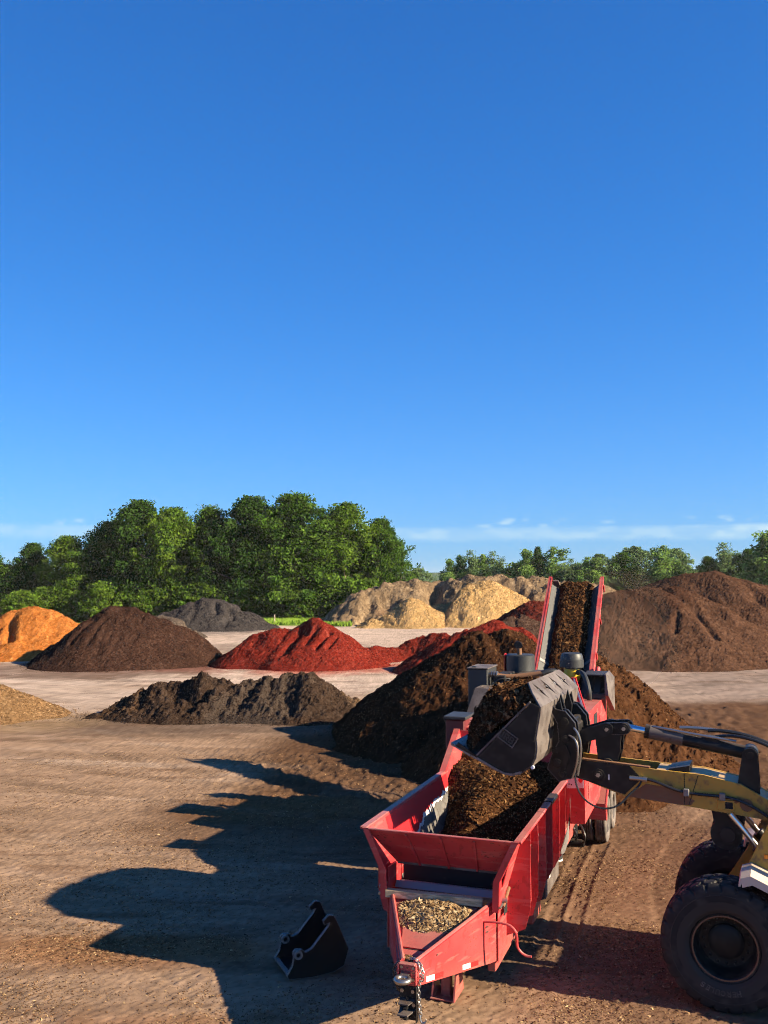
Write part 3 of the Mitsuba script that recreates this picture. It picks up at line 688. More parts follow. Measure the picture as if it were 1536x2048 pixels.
for x, y, h, pr, rot, wide, lab in (
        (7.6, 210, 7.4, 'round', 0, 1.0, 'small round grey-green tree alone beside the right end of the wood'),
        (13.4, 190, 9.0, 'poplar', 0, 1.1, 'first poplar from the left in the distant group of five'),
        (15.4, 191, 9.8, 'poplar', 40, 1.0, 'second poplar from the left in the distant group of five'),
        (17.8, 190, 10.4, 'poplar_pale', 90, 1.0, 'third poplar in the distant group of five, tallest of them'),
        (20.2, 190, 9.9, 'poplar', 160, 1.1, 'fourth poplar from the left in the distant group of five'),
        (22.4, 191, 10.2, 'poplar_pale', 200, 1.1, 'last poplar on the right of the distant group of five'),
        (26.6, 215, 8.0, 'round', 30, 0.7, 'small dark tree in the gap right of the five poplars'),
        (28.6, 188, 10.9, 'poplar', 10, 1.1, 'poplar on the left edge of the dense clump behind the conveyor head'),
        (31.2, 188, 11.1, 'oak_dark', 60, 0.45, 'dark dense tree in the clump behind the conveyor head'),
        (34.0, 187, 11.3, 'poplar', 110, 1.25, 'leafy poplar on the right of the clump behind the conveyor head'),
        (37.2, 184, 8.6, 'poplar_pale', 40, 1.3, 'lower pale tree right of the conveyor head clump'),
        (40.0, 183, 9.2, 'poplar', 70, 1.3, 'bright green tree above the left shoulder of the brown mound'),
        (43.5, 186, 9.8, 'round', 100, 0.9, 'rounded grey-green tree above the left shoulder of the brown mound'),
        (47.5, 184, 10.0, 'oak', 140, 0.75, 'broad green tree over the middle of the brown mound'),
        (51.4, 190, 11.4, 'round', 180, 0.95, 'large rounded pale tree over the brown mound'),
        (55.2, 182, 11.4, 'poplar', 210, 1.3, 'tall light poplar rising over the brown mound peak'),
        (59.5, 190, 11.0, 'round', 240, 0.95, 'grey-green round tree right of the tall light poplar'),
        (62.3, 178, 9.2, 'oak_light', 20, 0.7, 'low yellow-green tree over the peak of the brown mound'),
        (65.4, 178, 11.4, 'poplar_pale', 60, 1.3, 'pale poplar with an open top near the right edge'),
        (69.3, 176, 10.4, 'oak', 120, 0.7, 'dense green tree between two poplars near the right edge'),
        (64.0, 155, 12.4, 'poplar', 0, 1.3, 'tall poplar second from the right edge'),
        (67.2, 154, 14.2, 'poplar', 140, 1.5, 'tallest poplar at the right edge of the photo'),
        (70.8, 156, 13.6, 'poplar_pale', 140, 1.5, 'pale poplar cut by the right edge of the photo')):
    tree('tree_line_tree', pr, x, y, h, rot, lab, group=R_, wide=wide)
for i in range(40):
    g, H = PROTO[['round', 'oak', 'bush', 'round'][rt.integers(4)]]
    x = 28 + 52 * rt.random()
    s = rt.uniform(5.0, 8.2) / H
    scene[f'far_thicket__{i + 1:03d}'] = {'type': 'instance', 'to_world': mi.ScalarTransform4f().translate([x, 194 + 14 * rt.random(), 0]).rotate([0, 0, 1], 360 * rt.random()).scale(s), 'shapegroup': {'type': 'ref', 'id': g}}
tag('far_thicket', 'thicket filling the gaps of the far right tree line', 'woodland', kind='stuff')

# grass strip before the wood
rg = np.random.default_rng(5)
n = 30000
p = np.stack([rg.uniform(-16.5, -3.5, n), rg.uniform(98, 115, n), np.zeros(n)], 1)
p = p[(nz(p[:, 0] * 0.3, p[:, 1] * 0.3, 0, 60, 3) + 0.03 * (p[:, 1] - 104)) > 0.32]
n = len(p)
a = rg.uniform(0, 2 * PI, n)
hh = rg.uniform(0.25, 0.6, n)
d = np.stack([np.cos(a), np.sin(a), 0 * a], 1)
V = np.stack([p - d * 0.05 - [0, 0, 0.05], p + d * 0.05 - [0, 0, 0.05], p + np.stack([rg.normal(0, 0.12, n), rg.normal(0, 0.12, n), hh], 1)], 1).reshape(-1, 3)
cg = np.repeat(np.array([0.30, 0.46, 0.06]) * rg.uniform(0.6, 1.3, (n, 1)), 3, 0)
k = add('grass', trimesh.Trimesh(V, np.arange(3 * n).reshape(-1, 3), process=False), 'vertex_diffuse', smooth=False, color=cg)
tag(k, 'strip of sunlit green grass at the foot of the wood', 'grass', kind='stuff')
post = tag(add('marker_post', bx((-12.05, 102.0, -0.3), (-11.95, 102.1, 1.1), 0.02), 'cream_paint'), 'thin white marker post in the grass strip', 'post')

# low hills on the horizon
hx = np.linspace(-700, 1300, 160)
hh = 13 + 9 * (nz(hx * 0.004, hx * 0, 0, 70, 3) - 0.5) + 4 * (nz(hx * 0.03, hx * 0, 0, 71, 3) - 0.5)
P = np.stack([np.stack([hx, np.full_like(hx, 1150 + 90 * j), hh * (0 if j in (0, 4) else (0.75, 1.0, 0.8)[j - 1]) - 1.5], -1) for j in range(5)])
hm_, us = grid_mesh(P)
k = add('hills', hm_, 'hill_green', smooth=True)
scene['hill_green'] = two({'type': 'diffuse', 'reflectance': col(0.05, 0.085, 0.035)})
tag(k, 'low wooded hills on the horizon', kind='structure')
#@@TRAILER
# ---------------------------------------------------------------- the red mulch colouring trailer
TR = tag('colouring_trailer', 'red machine trailer with a feed hopper in front and a steep conveyor behind', 'trailer')
def tp(part, mesh, bsdf, **k): return add(f'{TR}__{part}', mesh, bsdf, TF, **k)

# tongue: two side plates meeting at the hitch, a deck between them
def side_plate(s):
    a, b = np.array([-0.34, 0.055 + s * 0.085]), np.array([1.10, s * 0.66])
    d = (b - a) / np.linalg.norm(b - a)
    L = np.linalg.norm(b - a)
    n = np.array([-d[1], d[0]]) * s
    prof = [(0, 0.71), (0, 0.95), (L * 0.86, 1.145), (L, 1.17), (L, 0.50), (L * 0.92, 0.51)]
    P = prism(prof, -0.012, 0.012, 'uz')
    v = P.vertices
    uw = a + v[:, :1] * d + v[:, 1:2] * n
    return trimesh.Trimesh(np.column_stack([uw, v[:, 2]]), P.faces, process=False), a, d, n, L
for s in (1, -1):
    m, a, d, n, L = side_plate(s)
    sp = tp('tongue_plate', m, 'red_paint')
    # rolled top lip
    lip = [np.r_[a + d * t * L - n * 0.02, z + 0.004] for t, z in ((0, 0.95), (0.86, 1.145), (1, 1.17))]
    add(sp + '__lip', tube(lip, 0.022, 8), 'red_paint', TF)
    if s == 1:
        for t0, mt in ((0.10, 'white_paint'), (0.205, 'decal_red'), (0.545, 'white_paint'), (0.65, 'decal_red')):
            q = [np.r_[a + d * (t * L) + n * 0.0135, 0.725 - 0.205 * t + z] for t, z in ((t0, 0.0), (t0 + 0.10, 0.0), (t0 + 0.10, 0.055), (t0, 0.055))]
            add(sp + '__reflector', plate(q, 0.004), mt, TF)
        for t, z in ((0.23, 0.93), (0.86, 0.95), (0.88, 0.89), (0.86, 0.89), (0.88, 0.95)):
            c = np.r_[a + d * t * L, z]
            add(sp + '__bolt', cyl(c + np.r_[n * 0.01, 0], c + np.r_[n * 0.022, 0], 0.012, 8), 'bare_metal', TF)
deck = hull([(-0.33, -0.08, 0.86), (-0.33, 0.08, 0.86), (1.12, 0.63, 1.09), (1.12, -0.63, 1.09), (-0.33, -0.08, 0.88), (-0.33, 0.08, 0.88), (1.12, 0.63, 1.11), (1.12, -0.63, 1.11)])
tp('deck', deck, 'red_paint')
dz = lambda u: 0.88 + (u + 0.33) * 0.1586
def deck_panel(u0, u1, k=0.86):
    h = lambda u: (0.08 + (u + 0.33) * 0.379) * k
    return hull([(u, s * h(u), dz(u) + z) for u in (u0, u1) for s in (-1, 1) for z in (0.003, 0.016)])
tp('deck__hatch', deck_panel(0.02, 0.44, 0.72), 'red_paint')
tp('deck__hatch', deck_panel(0.47, 1.05, 0.80), 'red_paint')
for u in (0.005, 0.455):
    h = (0.08 + (u + 0.33) * 0.379) * 0.74
    tp('deck__seam', bx((u, -h, dz(u) + 0.001), (u + 0.014, h, dz(u) + 0.0045)), 'dark_void')
# hitch
HC = 0.055
tp('hitch_plate', bx((-0.375, HC - 0.095, 0.715), (-0.345, HC + 0.095, 0.95)), 'red_paint')
tp('hitch_plate__channel', [bx((-0.41, HC + s * 0.098 - 0.01, 0.74), (-0.372, HC + s * 0.098 + 0.01, 0.94)) for s in (-1, 1)] + [bx((-0.41, HC - 0.09, 0.93), (-0.372, HC + 0.09, 0.948))], 'red_paint')
for s in (-1, 1):
    for z in (0.785, 0.905):
        tp('hitch_plate__bolt', cyl((-0.39, HC + s * 0.065, z), (-0.372, HC + s * 0.065, z), 0.018, 6), 'bare_metal')
ang = np.linspace(0, 2 * PI, 33)[:-1]
tp('tow_ring', [tube([(-0.485 + 0.066 * math.cos(t), HC - 0.02 + 0.07 * math.sin(t), 0.815) for t in ang], 0.028, 12, closed=True), hull([(u, HC - 0.02 + w, 0.815 + z) for u, w, z in ((-0.44, 0.04, 0.022), (-0.376, 0.055, 0.05)) for w in (-w, w) for z in (-z, z)])], 'bare_metal')
tp('hitch_bracket', [bx((-0.36, HC - 0.10, 0.36), (-0.335, HC + 0.10, 0.712)), bx((-0.41, HC + 0.097, 0.36), (-0.335, HC + 0.11, 0.72)), prism([(-0.365, 0.50), (-0.47, 0.505), (-0.47, 0.52), (-0.365, 0.60)], HC - 0.02, HC + 0.02), prism([(-0.365, 0.37), (-0.48, 0.41), (-0.48, 0.425), (-0.365, 0.47)], HC - 0.02, HC + 0.02)], 'black_steel')
for z, u1 in ((0.57, -0.47), (0.47, -0.50)):
    tp('hitch_bracket__shelf', hull([(u, HC + w, z + dzz + k) for u, w0, w1, k in ((-0.36, -0.085, 0.09, 0), (u1, -0.075, 0.035, -0.02)) for w in (w0, w1) for dzz in (0, 0.012)]), 'dusty_steel')
for w, z in ((-0.06, 0.665), (0.06, 0.665), (0.07, 0.53)):
    tp('hitch_bracket__bolt', cyl((-0.39, HC + w, z), (-0.362, HC + w, z), 0.02, 8), 'bare_metal')
# safety chain of welded links
def link(c, t, n, L=0.05, r=0.007):
    t, n = np.asarray(t, float), np.asarray(n, float)
    t /= np.linalg.norm(t)
    n = n - t * (n @ t)
    n /= np.linalg.norm(n)
    p = [c + t * (L / 2 * math.cos(a) * 1.15) + n * (L * 0.36 * math.sin(a)) for a in np.linspace(0, 2 * PI, 13)[:-1]]
    return tube(p, r, 6, closed=True)
def chain(pts, L=0.05, r=0.007):
    p = np.asarray(pts, float)
    s = np.r_[0, np.cumsum(np.linalg.norm(np.diff(p, axis=0), axis=1))]
    q = np.arange(0, s[-1], L * 0.86)
    P = np.stack([np.interp(q, s, p[:, i]) for i in range(3)], 1)
    T_ = np.gradient(P, axis=0)
    return [link(P[i], T_[i], [1, 0.2, 0.3] if i % 2 else [0.2, 1, -0.2], L, r) for i in range(len(P))]
tp('safety_chain', chain([(-0.28, 0.06, 0.96), (-0.31, 0.12, 0.975), (-0.35, 0.18, 0.94), (-0.36, 0.19, 0.86), (-0.36, 0.19, 0.78), (-0.37, 0.175, 0.70), (-0.375, 0.18, 0.60), (-0.375, 0.19, 0.50), (-0.38, 0.20, 0.43)], 0.042, 0.0062) + chain([(-0.33, 0.185, 0.92), (-0.35, 0.215, 0.86), (-0.35, 0.22, 0.80), (-0.34, 0.19, 0.76)], 0.042, 0.0062), 'bare_metal')
tp('safety_chain__hook', tube([(-0.38, 0.20, 0.44), (-0.39, 0.20, 0.40), (-0.39, 0.225, 0.365), (-0.39, 0.255, 0.38), (-0.39, 0.258, 0.415)], [0.009, 0.012, 0.013, 0.010, 0.005], 8, sub=14), 'bare_metal')
tp('cable', [tube([(-0.33, -0.04, 0.95), (-0.36, -0.10, 0.88), (-0.33, -0.10, 0.74), (-0.30, -0.07, 0.66), (-0.28, -0.02, 0.72)], 0.007, 6, sub=24), tube([(-0.33, -0.04, 0.93), (-0.38, -0.09, 0.80), (-0.36, -0.08, 0.70), (-0.30, -0.06, 0.62), (-0.25, -0.02, 0.72)], 0.009, 6, sub=24)], 'black_hose')
# landing foot under the tongue
tp('landing_foot', [bx((0.92, -0.10, 0.02), (1.30, 0.20, 0.04)), prism([(0.90, 0.03), (1.32, 0.03), (1.26, 0.30), (1.02, 0.38)], 0.19, 0.21), prism([(0.95, 0.03), (1.25, 0.03), (1.22, 0.42), (1.05, 0.42)], -0.09, -0.07), bx((1.05, 0.0, 0.03), (1.15, 0.12, 0.7))], 'red_paint')
tp('crank_handle', tube([(0.85, 0.55, 1.02), (0.85, 0.66, 1.03), (0.85, 0.80, 1.03), (0.85, 0.90, 1.01), (0.85, 0.965, 0.93), (0.86, 0.975, 0.79), (0.87, 1.01, 0.73), (0.88, 1.13, 0.69)], 0.015, 8, sub=44), 'red_paint')
# feed hopper
RIM, FL = 1.92, 1.06
for s in (-1, 1):
    side = tp('hopper_side', [plate([(0.99, s * 0.92, RIM), (4.5, s * 0.92, RIM), (4.5, s * 0.66, FL), (1.08, s * 0.751, FL + 0.30)], 0.012), plate([(4.495, s * 0.92, RIM - 0.01), (5.35, s * 0.92, 2.46), (5.35, s * 0.66, FL), (4.495, s * 0.66, FL)], 0.012)], 'red_paint', smooth=False)
    add(side + '__rim', [bx((0.97, s * 0.915, RIM - 0.015), (4.50, s * 1.015, RIM + 0.02), 0.01), hull([(u, s * w, z + dzz) for u, z in ((4.48, RIM + 0.002), (5.35, 2.46)) for w in (0.915, 1.015) for dzz in (-0.015, 0.02)])], 'red_paint', TF)
    # bent front post
    pp = [(0.945, 1.93), (0.715, 1.45), (0.70, 1.10)]
    ring = []
    add(side + '__front_post', [hull([(u, s * (w + dw), z) for (w, z) in pp[:2] for dw in (-0.045, 0.03) for u in (0.955, 0.995)]), hull([(u, s * (w + dw), z) for (w, z) in pp[1:] for dw in (-0.045, 0.03) for u in (0.955, 0.995)]),
                                 hull([(u, s * (w + 0.025 + dw), z) for (w, z) in pp[:2] for dw in (0, 0.01) for u in (0.96, 1.16)]), hull([(u, s * (w + 0.025 + dw), z) for (w, z) in pp[1:] for dw in (0, 0.01) for u in (0.96, 1.30)])], 'red_paint', TF)
    add(side + '__skirt', plate([(1.10, s * 0.69, 1.44), (4.9, s * 0.69, 1.2), (4.9, s * 0.69, 0.42), (1.10, s * 0.69, 0.48)], 0.012), 'red_paint', TF)
    for u in (1.55, 2.05, 2.62, 3.15, 3.72, 4.28) if s == 1 else (1.6, 2.6, 3.6):
        add(side + '__stake', [prism([(s * 0.93, RIM - 0.02), (s * 1.005, RIM - 0.02), (s * 1.0, 1.0), (s * 0.93, 0.74 if u < 3 else 0.86), (s * 0.66, 0.62), (s * 0.66, 1.06)], u, u + 0.012, 'wz'), bx((u + 0.012, s * 0.975, 1.05), (u + 0.09, s * 0.99, RIM - 0.02))], 'red_paint', TF)
    # lower frame beam
    add(side + '__frame_beam', bx((1.12, s * 0.56, 0.36), (10.4, s * 0.66, 0.66), 0.012), 'red_paint', TF)
rs = f'{TR}__hopper_side'
add(rs + '__black_clamp', bx((3.02, 0.905, RIM - 0.03), (3.52, 1.024, RIM + 0.03), 0.01), 'black_steel', TF)
# torn grey flap hanging on the right side
fl = []
for i in range(9):
    t = i / 8
    fl.append([(4.35 - 0.75 * t + 0.02 * math.sin(5 * t), 1.06 + 0.03 * math.sin(4 * t), 1.72 - 0.62 * t), (4.20 - 0.62 * t - 0.04 * math.sin(3.1 * t), 1.06 + 0.03 * math.sin(4 * t) + 0.02, 1.72 - 0.62 * t - 0.16 * math.sin(PI * t) ** 0.7 - 0.01)])
fm, _ = grid_mesh(np.array(fl))
add(rs + '__torn_flap', [fm, trimesh.Trimesh(fm.vertices + [0, 0.008, 0], fm.faces[:, ::-1], process=False)], 'dusty_steel', TF, smooth=True)
# decals with a diamond mark on the right side
for u in (1.80, 2.33):
    add(rs + '__warning_plate', plate([(u, 0.915, 1.62), (u + 0.26, 0.915, 1.62), (u + 0.26, 0.84, 1.30), (u, 0.84, 1.30)], 0.006), 'dusty_steel', TF)
    add(rs + '__warning_plate__mark', plate([(u + 0.06, 0.912, 1.57), (u + 0.14, 0.912, 1.57), (u + 0.20, 0.856, 1.36), (u + 0.12, 0.852, 1.34)], 0.006), 'black_steel', TF)
# front board, leaning in, with pressed ribs
fb = tp('front_board', plate([(0.985, -0.93, 1.915), (0.985, 0.93, 1.915), (1.40, 0.665, 1.43), (1.40, -0.665, 1.43)], 0.014), 'red_paint', smooth=False)
add(fb + '__rim', bx((0.955, -0.93, 1.905), (1.0, 0.93, 1.93)), 'red_paint', TF)
for w in (-0.42, 0.02, 0.44):
    add(fb + '__rib', hull([(0.985 + 0.415 * t - 0.012 * k, w * (1 - 0.15 * t) + e, 1.905 - 0.485 * t - 0.010 * k) for t in (0.02, 0.98) for k in (0.5, 1.6) for e in (-0.012, 0.012)]), 'red_paint', TF)
add(fb + '__lower_lip', hull([(1.385, s * 0.66, z) for s in (-1, 1) for z in (1.41, 1.44)] + [(1.415, s * 0.66, z) for s in (-1, 1) for z in (1.40, 1.44)]), 'dusty_steel', TF)
tp('feed_roller', cyl((1.40, -0.62, 1.10), (1.40, 0.62, 1.10), 0.11, 24), 'worn_steel')
tp('feed_plate', plate([(1.24, -0.645, 1.165), (1.24, 0.645, 1.165), (1.30, 0.645, 1.23), (1.30, -0.645, 1.23)], 0.01), 'feed_steel')
tp('feed_plate__shade_sheet', bx((1.60, -0.66, 0.75), (1.63, 0.66, 1.36)), 'dark_void')  # added black sheet, paints the deep shade under the front board
for s in (-1, 1):
    tp('roller_bearing', cyl((1.12, s * 0.70, 1.20), (1.12, s * 0.80, 1.20), 0.03, 12), 'bare_metal')
    tp('adjuster_rod', cyl((0.95, s * 0.75, 1.16), (1.32, s * 0.75, 1.18), 0.016, 8), 'bare_metal')
# floor belt and worn steel liner of the left wall
tp('floor', bx((1.35, -0.66, FL - 0.03), (5.4, 0.66, FL)), 'black_steel')
rl = np.random.default_rng(3)
uu = np.linspace(1.62, 4.46, 70)
base = np.interp(uu, [1.6, 2.1, 2.7, 3.4, 4.46], [1.22, 1.36, 1.50, 1.62, 1.70])
jag = base + 0.05 * (nz(uu * 3, uu * 0, 0, 80, 3) - 0.5) * 2 + 0.03 * (nz(uu * 12, uu * 0, 0, 81, 2) - 0.5) * 2
wall = lambda z: -0.92 + (RIM - z) / (RIM - FL) * 0.26
def strip(lo, hi, off):
    P = np.stack([np.stack([uu, np.array([wall(z) for z in lo]) + off, lo], 1), np.stack([uu, np.array([wall(z) for z in hi]) + off, hi], 1)])
    m, _ = grid_mesh(P)
    return [m, trimesh.Trimesh(m.vertices + [0, -0.003, 0], m.faces[:, ::-1], process=False)]
ls = f'{TR}__hopper_side_001'
left = f'{TR}__hopper_side'
LEFT = left if True else ls
add(LEFT + '__bright_paint', strip(np.full_like(uu, 1.07), np.interp(uu, [1.6, 4.46], [1.905, 1.905]), 0.0095), 'red_bright', TF, smooth=True)
add(LEFT + '__worn_edge', strip(np.full_like(uu, 1.07), jag + 0.035 + 0.03 * (nz(uu * 9, uu * 0, 3, 82, 2)), 0.0145), 'white_paint', TF, smooth=True)
add(LEFT + '__steel_liner', strip(np.full_like(uu, 1.07), jag, 0.020), 'worn_steel', TF, smooth=True)
uu = np.linspace(4.52, 5.33, 24)
jag = 1.78 + (uu - 4.5) * 0.32 + 0.06 * (nz(uu * 7, uu * 0, 0, 84, 2) - 0.5) * 2
add(LEFT + '__bright_paint', strip(np.full_like(uu, 1.07), RIM + (uu - 4.5) * 0.60, 0.0095), 'red_bright', TF, smooth=True)
add(LEFT + '__worn_edge', strip(np.full_like(uu, 1.07), jag + 0.045, 0.0145), 'white_paint', TF, smooth=True)
add(LEFT + '__steel_liner', strip(np.full_like(uu, 1.07), jag, 0.020), 'worn_steel', TF, smooth=True)
tp('rear_board', [plate([(5.36, -0.92, 2.46), (5.36, 0.92, 2.46), (5.36, 0.66, FL), (5.36, -0.66, FL)], 0.02)], 'red_paint')
tp('rear_board__post', bx((5.37, -1.17, 1.3), (5.75, -0.84, 2.62), 0.02), 'shaded_red')
tp('rear_board__post__cap', bx((5.34, -1.20, 2.622), (5.95, -0.80, 2.68), 0.015), 'charcoal')
add(rs + '__latch_plate', bx((1.18, 0.70, 1.08), (1.50, 0.735, 1.42), 0.01), 'red_paint', TF)
add(rs + '__latch_plate__rod', cyl((1.12, 0.75, 1.12), (1.46, 0.75, 1.24), 0.022, 10), 'rust', TF)
add(rs + '__latch_plate__slot', bx((1.22, 0.735, 0.98), (1.40, 0.742, 1.08), 0.001), 'dark_void', TF)
for z in (0.62, 0.95, 1.30):
    add(rs + '__reflector', bx((1.62, 0.699, z), (1.66, 0.704, z + 0.14), 0.001), 'white_paint', TF)
# tool box on the right
tb = tp('tool_box', hull([(u, w, z) for u in (3.35, 4.5) for w, z in ((0.66, 1.0), (0.84, 1.0), (0.86, 0.9), (0.86, 0.52), (0.66, 0.45))]), 'dusty_steel', smooth=False)
add(tb + '__latch', bx((3.62, 0.858, 0.72), (3.70, 0.868, 0.82)), 'white_paint', TF)
tp('side_tank', [bx((2.75, 0.66, 0.36), (3.30, 0.80, 0.74), 0.02)], 'red_paint')

# machine housing with the engine on top
hb = tp('housing', hull([(5.5, 0.83, 1.03), (5.5, 1.13, 1.05), (5.5, 0.83, 2.74), (5.5, 1.13, 2.74), (7.35, 1.13, 1.06), (8.75, 1.13, 1.75), (8.75, 1.13, 2.74), (7.3, 0.83, 1.06), (8.75, 0.83, 1.75), (8.75, 0.83, 2.74)]), 'red_paint', smooth=False)
add(hb + '__body', bx((5.5, -1.08, 1.05), (9.9, 0.82, 2.50), 0.02), 'red_paint', TF)
add(hb + '__door_seam', bx((5.93, 1.132, 1.35), (5.945, 1.138, 1.62)), 'dark_void', TF)
add(hb + '__door_seam', bx((7.6, 1.132, 2.05), (7.615, 1.138, 2.5)), 'dark_void', TF)
add(hb + '__opening', bx((6.8, 1.132, 2.2), (7.2, 1.137, 2.62)), 'dark_void', TF)
add(hb + '__decal', plate([(5.494, 0.845, 1.60), (5.494, 1.12, 1.62), (5.494, 1.12, 1.83), (5.494, 0.845, 1.81)], 0.006), 'white_paint', TF)
# a small red bird mark and two rows of dots on the white decal
add(hb + '__decal__mark', prism(Polygon([(1.03, 1.74), (1.05, 1.785), (1.07, 1.765), (1.09, 1.79), (1.105, 1.74), (1.075, 1.69)]), 5.484, 5.490, 'wz'), 'decal_red', TF)
add(hb + '__decal__print', [bx((5.486, 0.875 + dx, z), (5.490, 0.895 + dx, z + 0.018), 0.001) for dx, z in ((0, 1.66), (0.035, 1.655), (0.02, 1.75))], 'charcoal', TF)
add(hb + '__top_guard', [hull([(6.55, 1.02, 2.75), (6.60, 1.02, 2.75), (6.55, 0.86, 3.28), (6.60, 0.86, 3.28), (6.55, 0.92, 2.75), (6.55, 0.78, 3.28), (6.60, 0.92, 2.75), (6.60, 0.78, 3.28)])], 'red_bright', TF)
add(hb + '__top_guard__stripe', hull([(6.54, 0.99, 2.78), (6.545, 0.99, 2.78), (6.54, 0.84, 3.26), (6.545, 0.84, 3.26), (6.54, 0.955, 2.78), (6.545, 0.955, 2.78), (6.54, 0.815, 3.26), (6.545, 0.815, 3.26)]), 'white_paint', TF)
# control cabinet on the left, pink hood, grey radiator box on the right
cab_ = tp('control_cabinet', bx((7.55, -1.34, 2.45), (8.35, -0.96, 3.27), 0.012), 'charcoal', smooth=False)
add(cab_ + '__lid', bx((7.53, -1.36, 3.27), (8.37, -0.94, 3.295), 0.008), 'dusty_steel', TF)
add(cab_ + '__lid__clip', bx((7.62, -1.28, 3.295), (7.70, -1.20, 3.315)), 'charcoal', TF)
tp('hood', hull([(6.75, -1.18, 2.5), (6.75, 0.1, 2.5), (6.95, -1.05, 2.98), (6.95, 0.1, 2.98), (7.5, -1.05, 2.98), (7.5, 0.1, 2.98), (7.5, -1.18, 2.5), (7.5, 0.1, 2.5)]), 'dusty_steel', smooth=False)
eg = tp('engine', [bx((7.6, -0.90, 2.48), (9.6, 0.35, 2.95), 0.03), bx((7.8, -0.6, 2.9), (9.4, 0.1, 3.12), 0.04)] + [cyl((7.58, -0.8 + 0.16 * i, 2.85), (7.42, -0.8 + 0.16 * i, 2.85), 0.07, 12) for i in range(3)] + [bx((7.62 + 0.25 * i, -0.88, 3.02), (7.76 + 0.25 * i, -0.62, 3.16), 0.02) for i in range(4)], 'black_steel')
add(eg + '__exhaust_pipe', tube([(7.7, -0.93, 3.17), (7.72, -0.7, 3.13), (7.8, -0.3, 3.15), (7.85, 0.05, 3.2)], 0.05, 12, sub=20), 'rust', TF)
add(eg + '__exhaust_pipe__clamp', [cyl((7.69, -0.96 + 0.05 * i, 3.17), (7.69, -0.935 + 0.05 * i, 3.17), 0.064, 14) for i in range(4)], 'bare_metal', TF)
add(eg + '__intake_elbow', tube([(7.85, 0.04, 3.2), (7.9, 0.16, 3.235), (7.98, 0.30, 3.22), (8.05, 0.36, 3.1), (8.05, 0.37, 2.95)], 0.055, 12, sub=20), 'black_hose', TF)
add(eg + '__wiring', [tube([(7.5 + 0.1 * i, -0.9 + 0.08 * i, 2.9), (7.45, -0.75 + 0.1 * i, 3.08 - 0.03 * i), (7.7, -0.4 + 0.1 * i, 3.03)], 0.012, 5, sub=12) for i in range(5)], 'black_hose', TF)
mf = tp('muffler', lathe([(0, 3.44), (0.27, 3.44), (0.295, 3.42), (0.295, 3.08), (0.27, 3.06), (0, 3.06)], sides=36, at=(9.25, -0.66, 0)), 'charcoal', smooth=40)
add(mf + '__bracket', bx((9.15, -0.985, 2.9), (9.3, -0.965, 3.45)), 'red_bright', TF)
add(mf + '__stack', cyl((9.2, -0.67, 3.43), (9.2, -0.67, 3.56), 0.05, 16), 'rust', TF)
add(mf + '__rain_cap', tube([(9.17, -0.69, 3.63), (9.185, -0.69, 3.634)], 0.085, 20), 'charcoal', TF)
add(mf + '__rain_cap_arm', cyl((9.2, -0.69, 3.5), (9.19, -0.69, 3.66), 0.012, 6), 'charcoal', TF)
pc = tp('air_cleaner', lathe([(0, 3.58), (0.13, 3.575), (0.19, 3.555), (0.215, 3.50), (0.22, 3.44), (0.23, 3.435), (0.232, 3.31), (0.225, 3.29), (0.12, 3.285), (0.12, 3.24), (0, 3.24)], sides=36, at=(8.35, 0.53, 0)), 'charcoal', smooth=40)
add(pc + '__bowl', lathe([(0, 3.27), (0.14, 3.26), (0.16, 3.10), (0.13, 3.02), (0, 3.02)], sides=28, at=(8.35, 0.53, 0)), 'yellow_plastic', TF)
add(pc + '__bolt', [cyl((8.35 - 0.236 * math.cos(a), 0.53 - 0.236 * math.sin(a), 3.38), (8.35 - 0.226 * math.cos(a), 0.53 - 0.226 * math.sin(a), 3.38), 0.012, 8) for a in (0.1, 1.3, 2.5)], 'bare_metal', TF)
add(pc + '__hose', tube([(8.2, 0.66, 3.2), (7.9, 0.84, 3.15), (7.75, 0.92, 2.95), (7.8, 0.93, 2.74)], 0.05, 10, sub=20), 'charcoal', TF)
rd = tp('radiator_box', [bx((7.95, 0.80, 2.745), (8.75, 1.20, 2.85), 0.012), bx((8.0, 0.78, 3.17), (8.75, 1.20, 3.20), 0.01), bx((8.68, 0.80, 2.8), (8.75, 1.20, 3.19), 0.01)], 'charcoal')
add(rd + '__side_panel', hull([(7.9, 1.20, 3.22), (7.9, 1.225, 3.22), (8.7, 1.20, 3.22), (8.7, 1.30, 3.1), (7.9, 1.27, 2.82), (7.9, 1.20, 2.82), (8.7, 1.30, 2.45), (8.7, 1.20, 2.45)]), 'dusty_steel', TF, smooth=False)
for i in range(2):
    add(rd + '__louvre', plate([(8.02, 0.83 + 0.15 * i, 2.86), (8.02, 0.94 + 0.15 * i, 2.86), (8.3, 0.96 + 0.15 * i, 3.16), (8.3, 0.85 + 0.15 * i, 3.16)], 0.01), 'grey_plastic', TF)
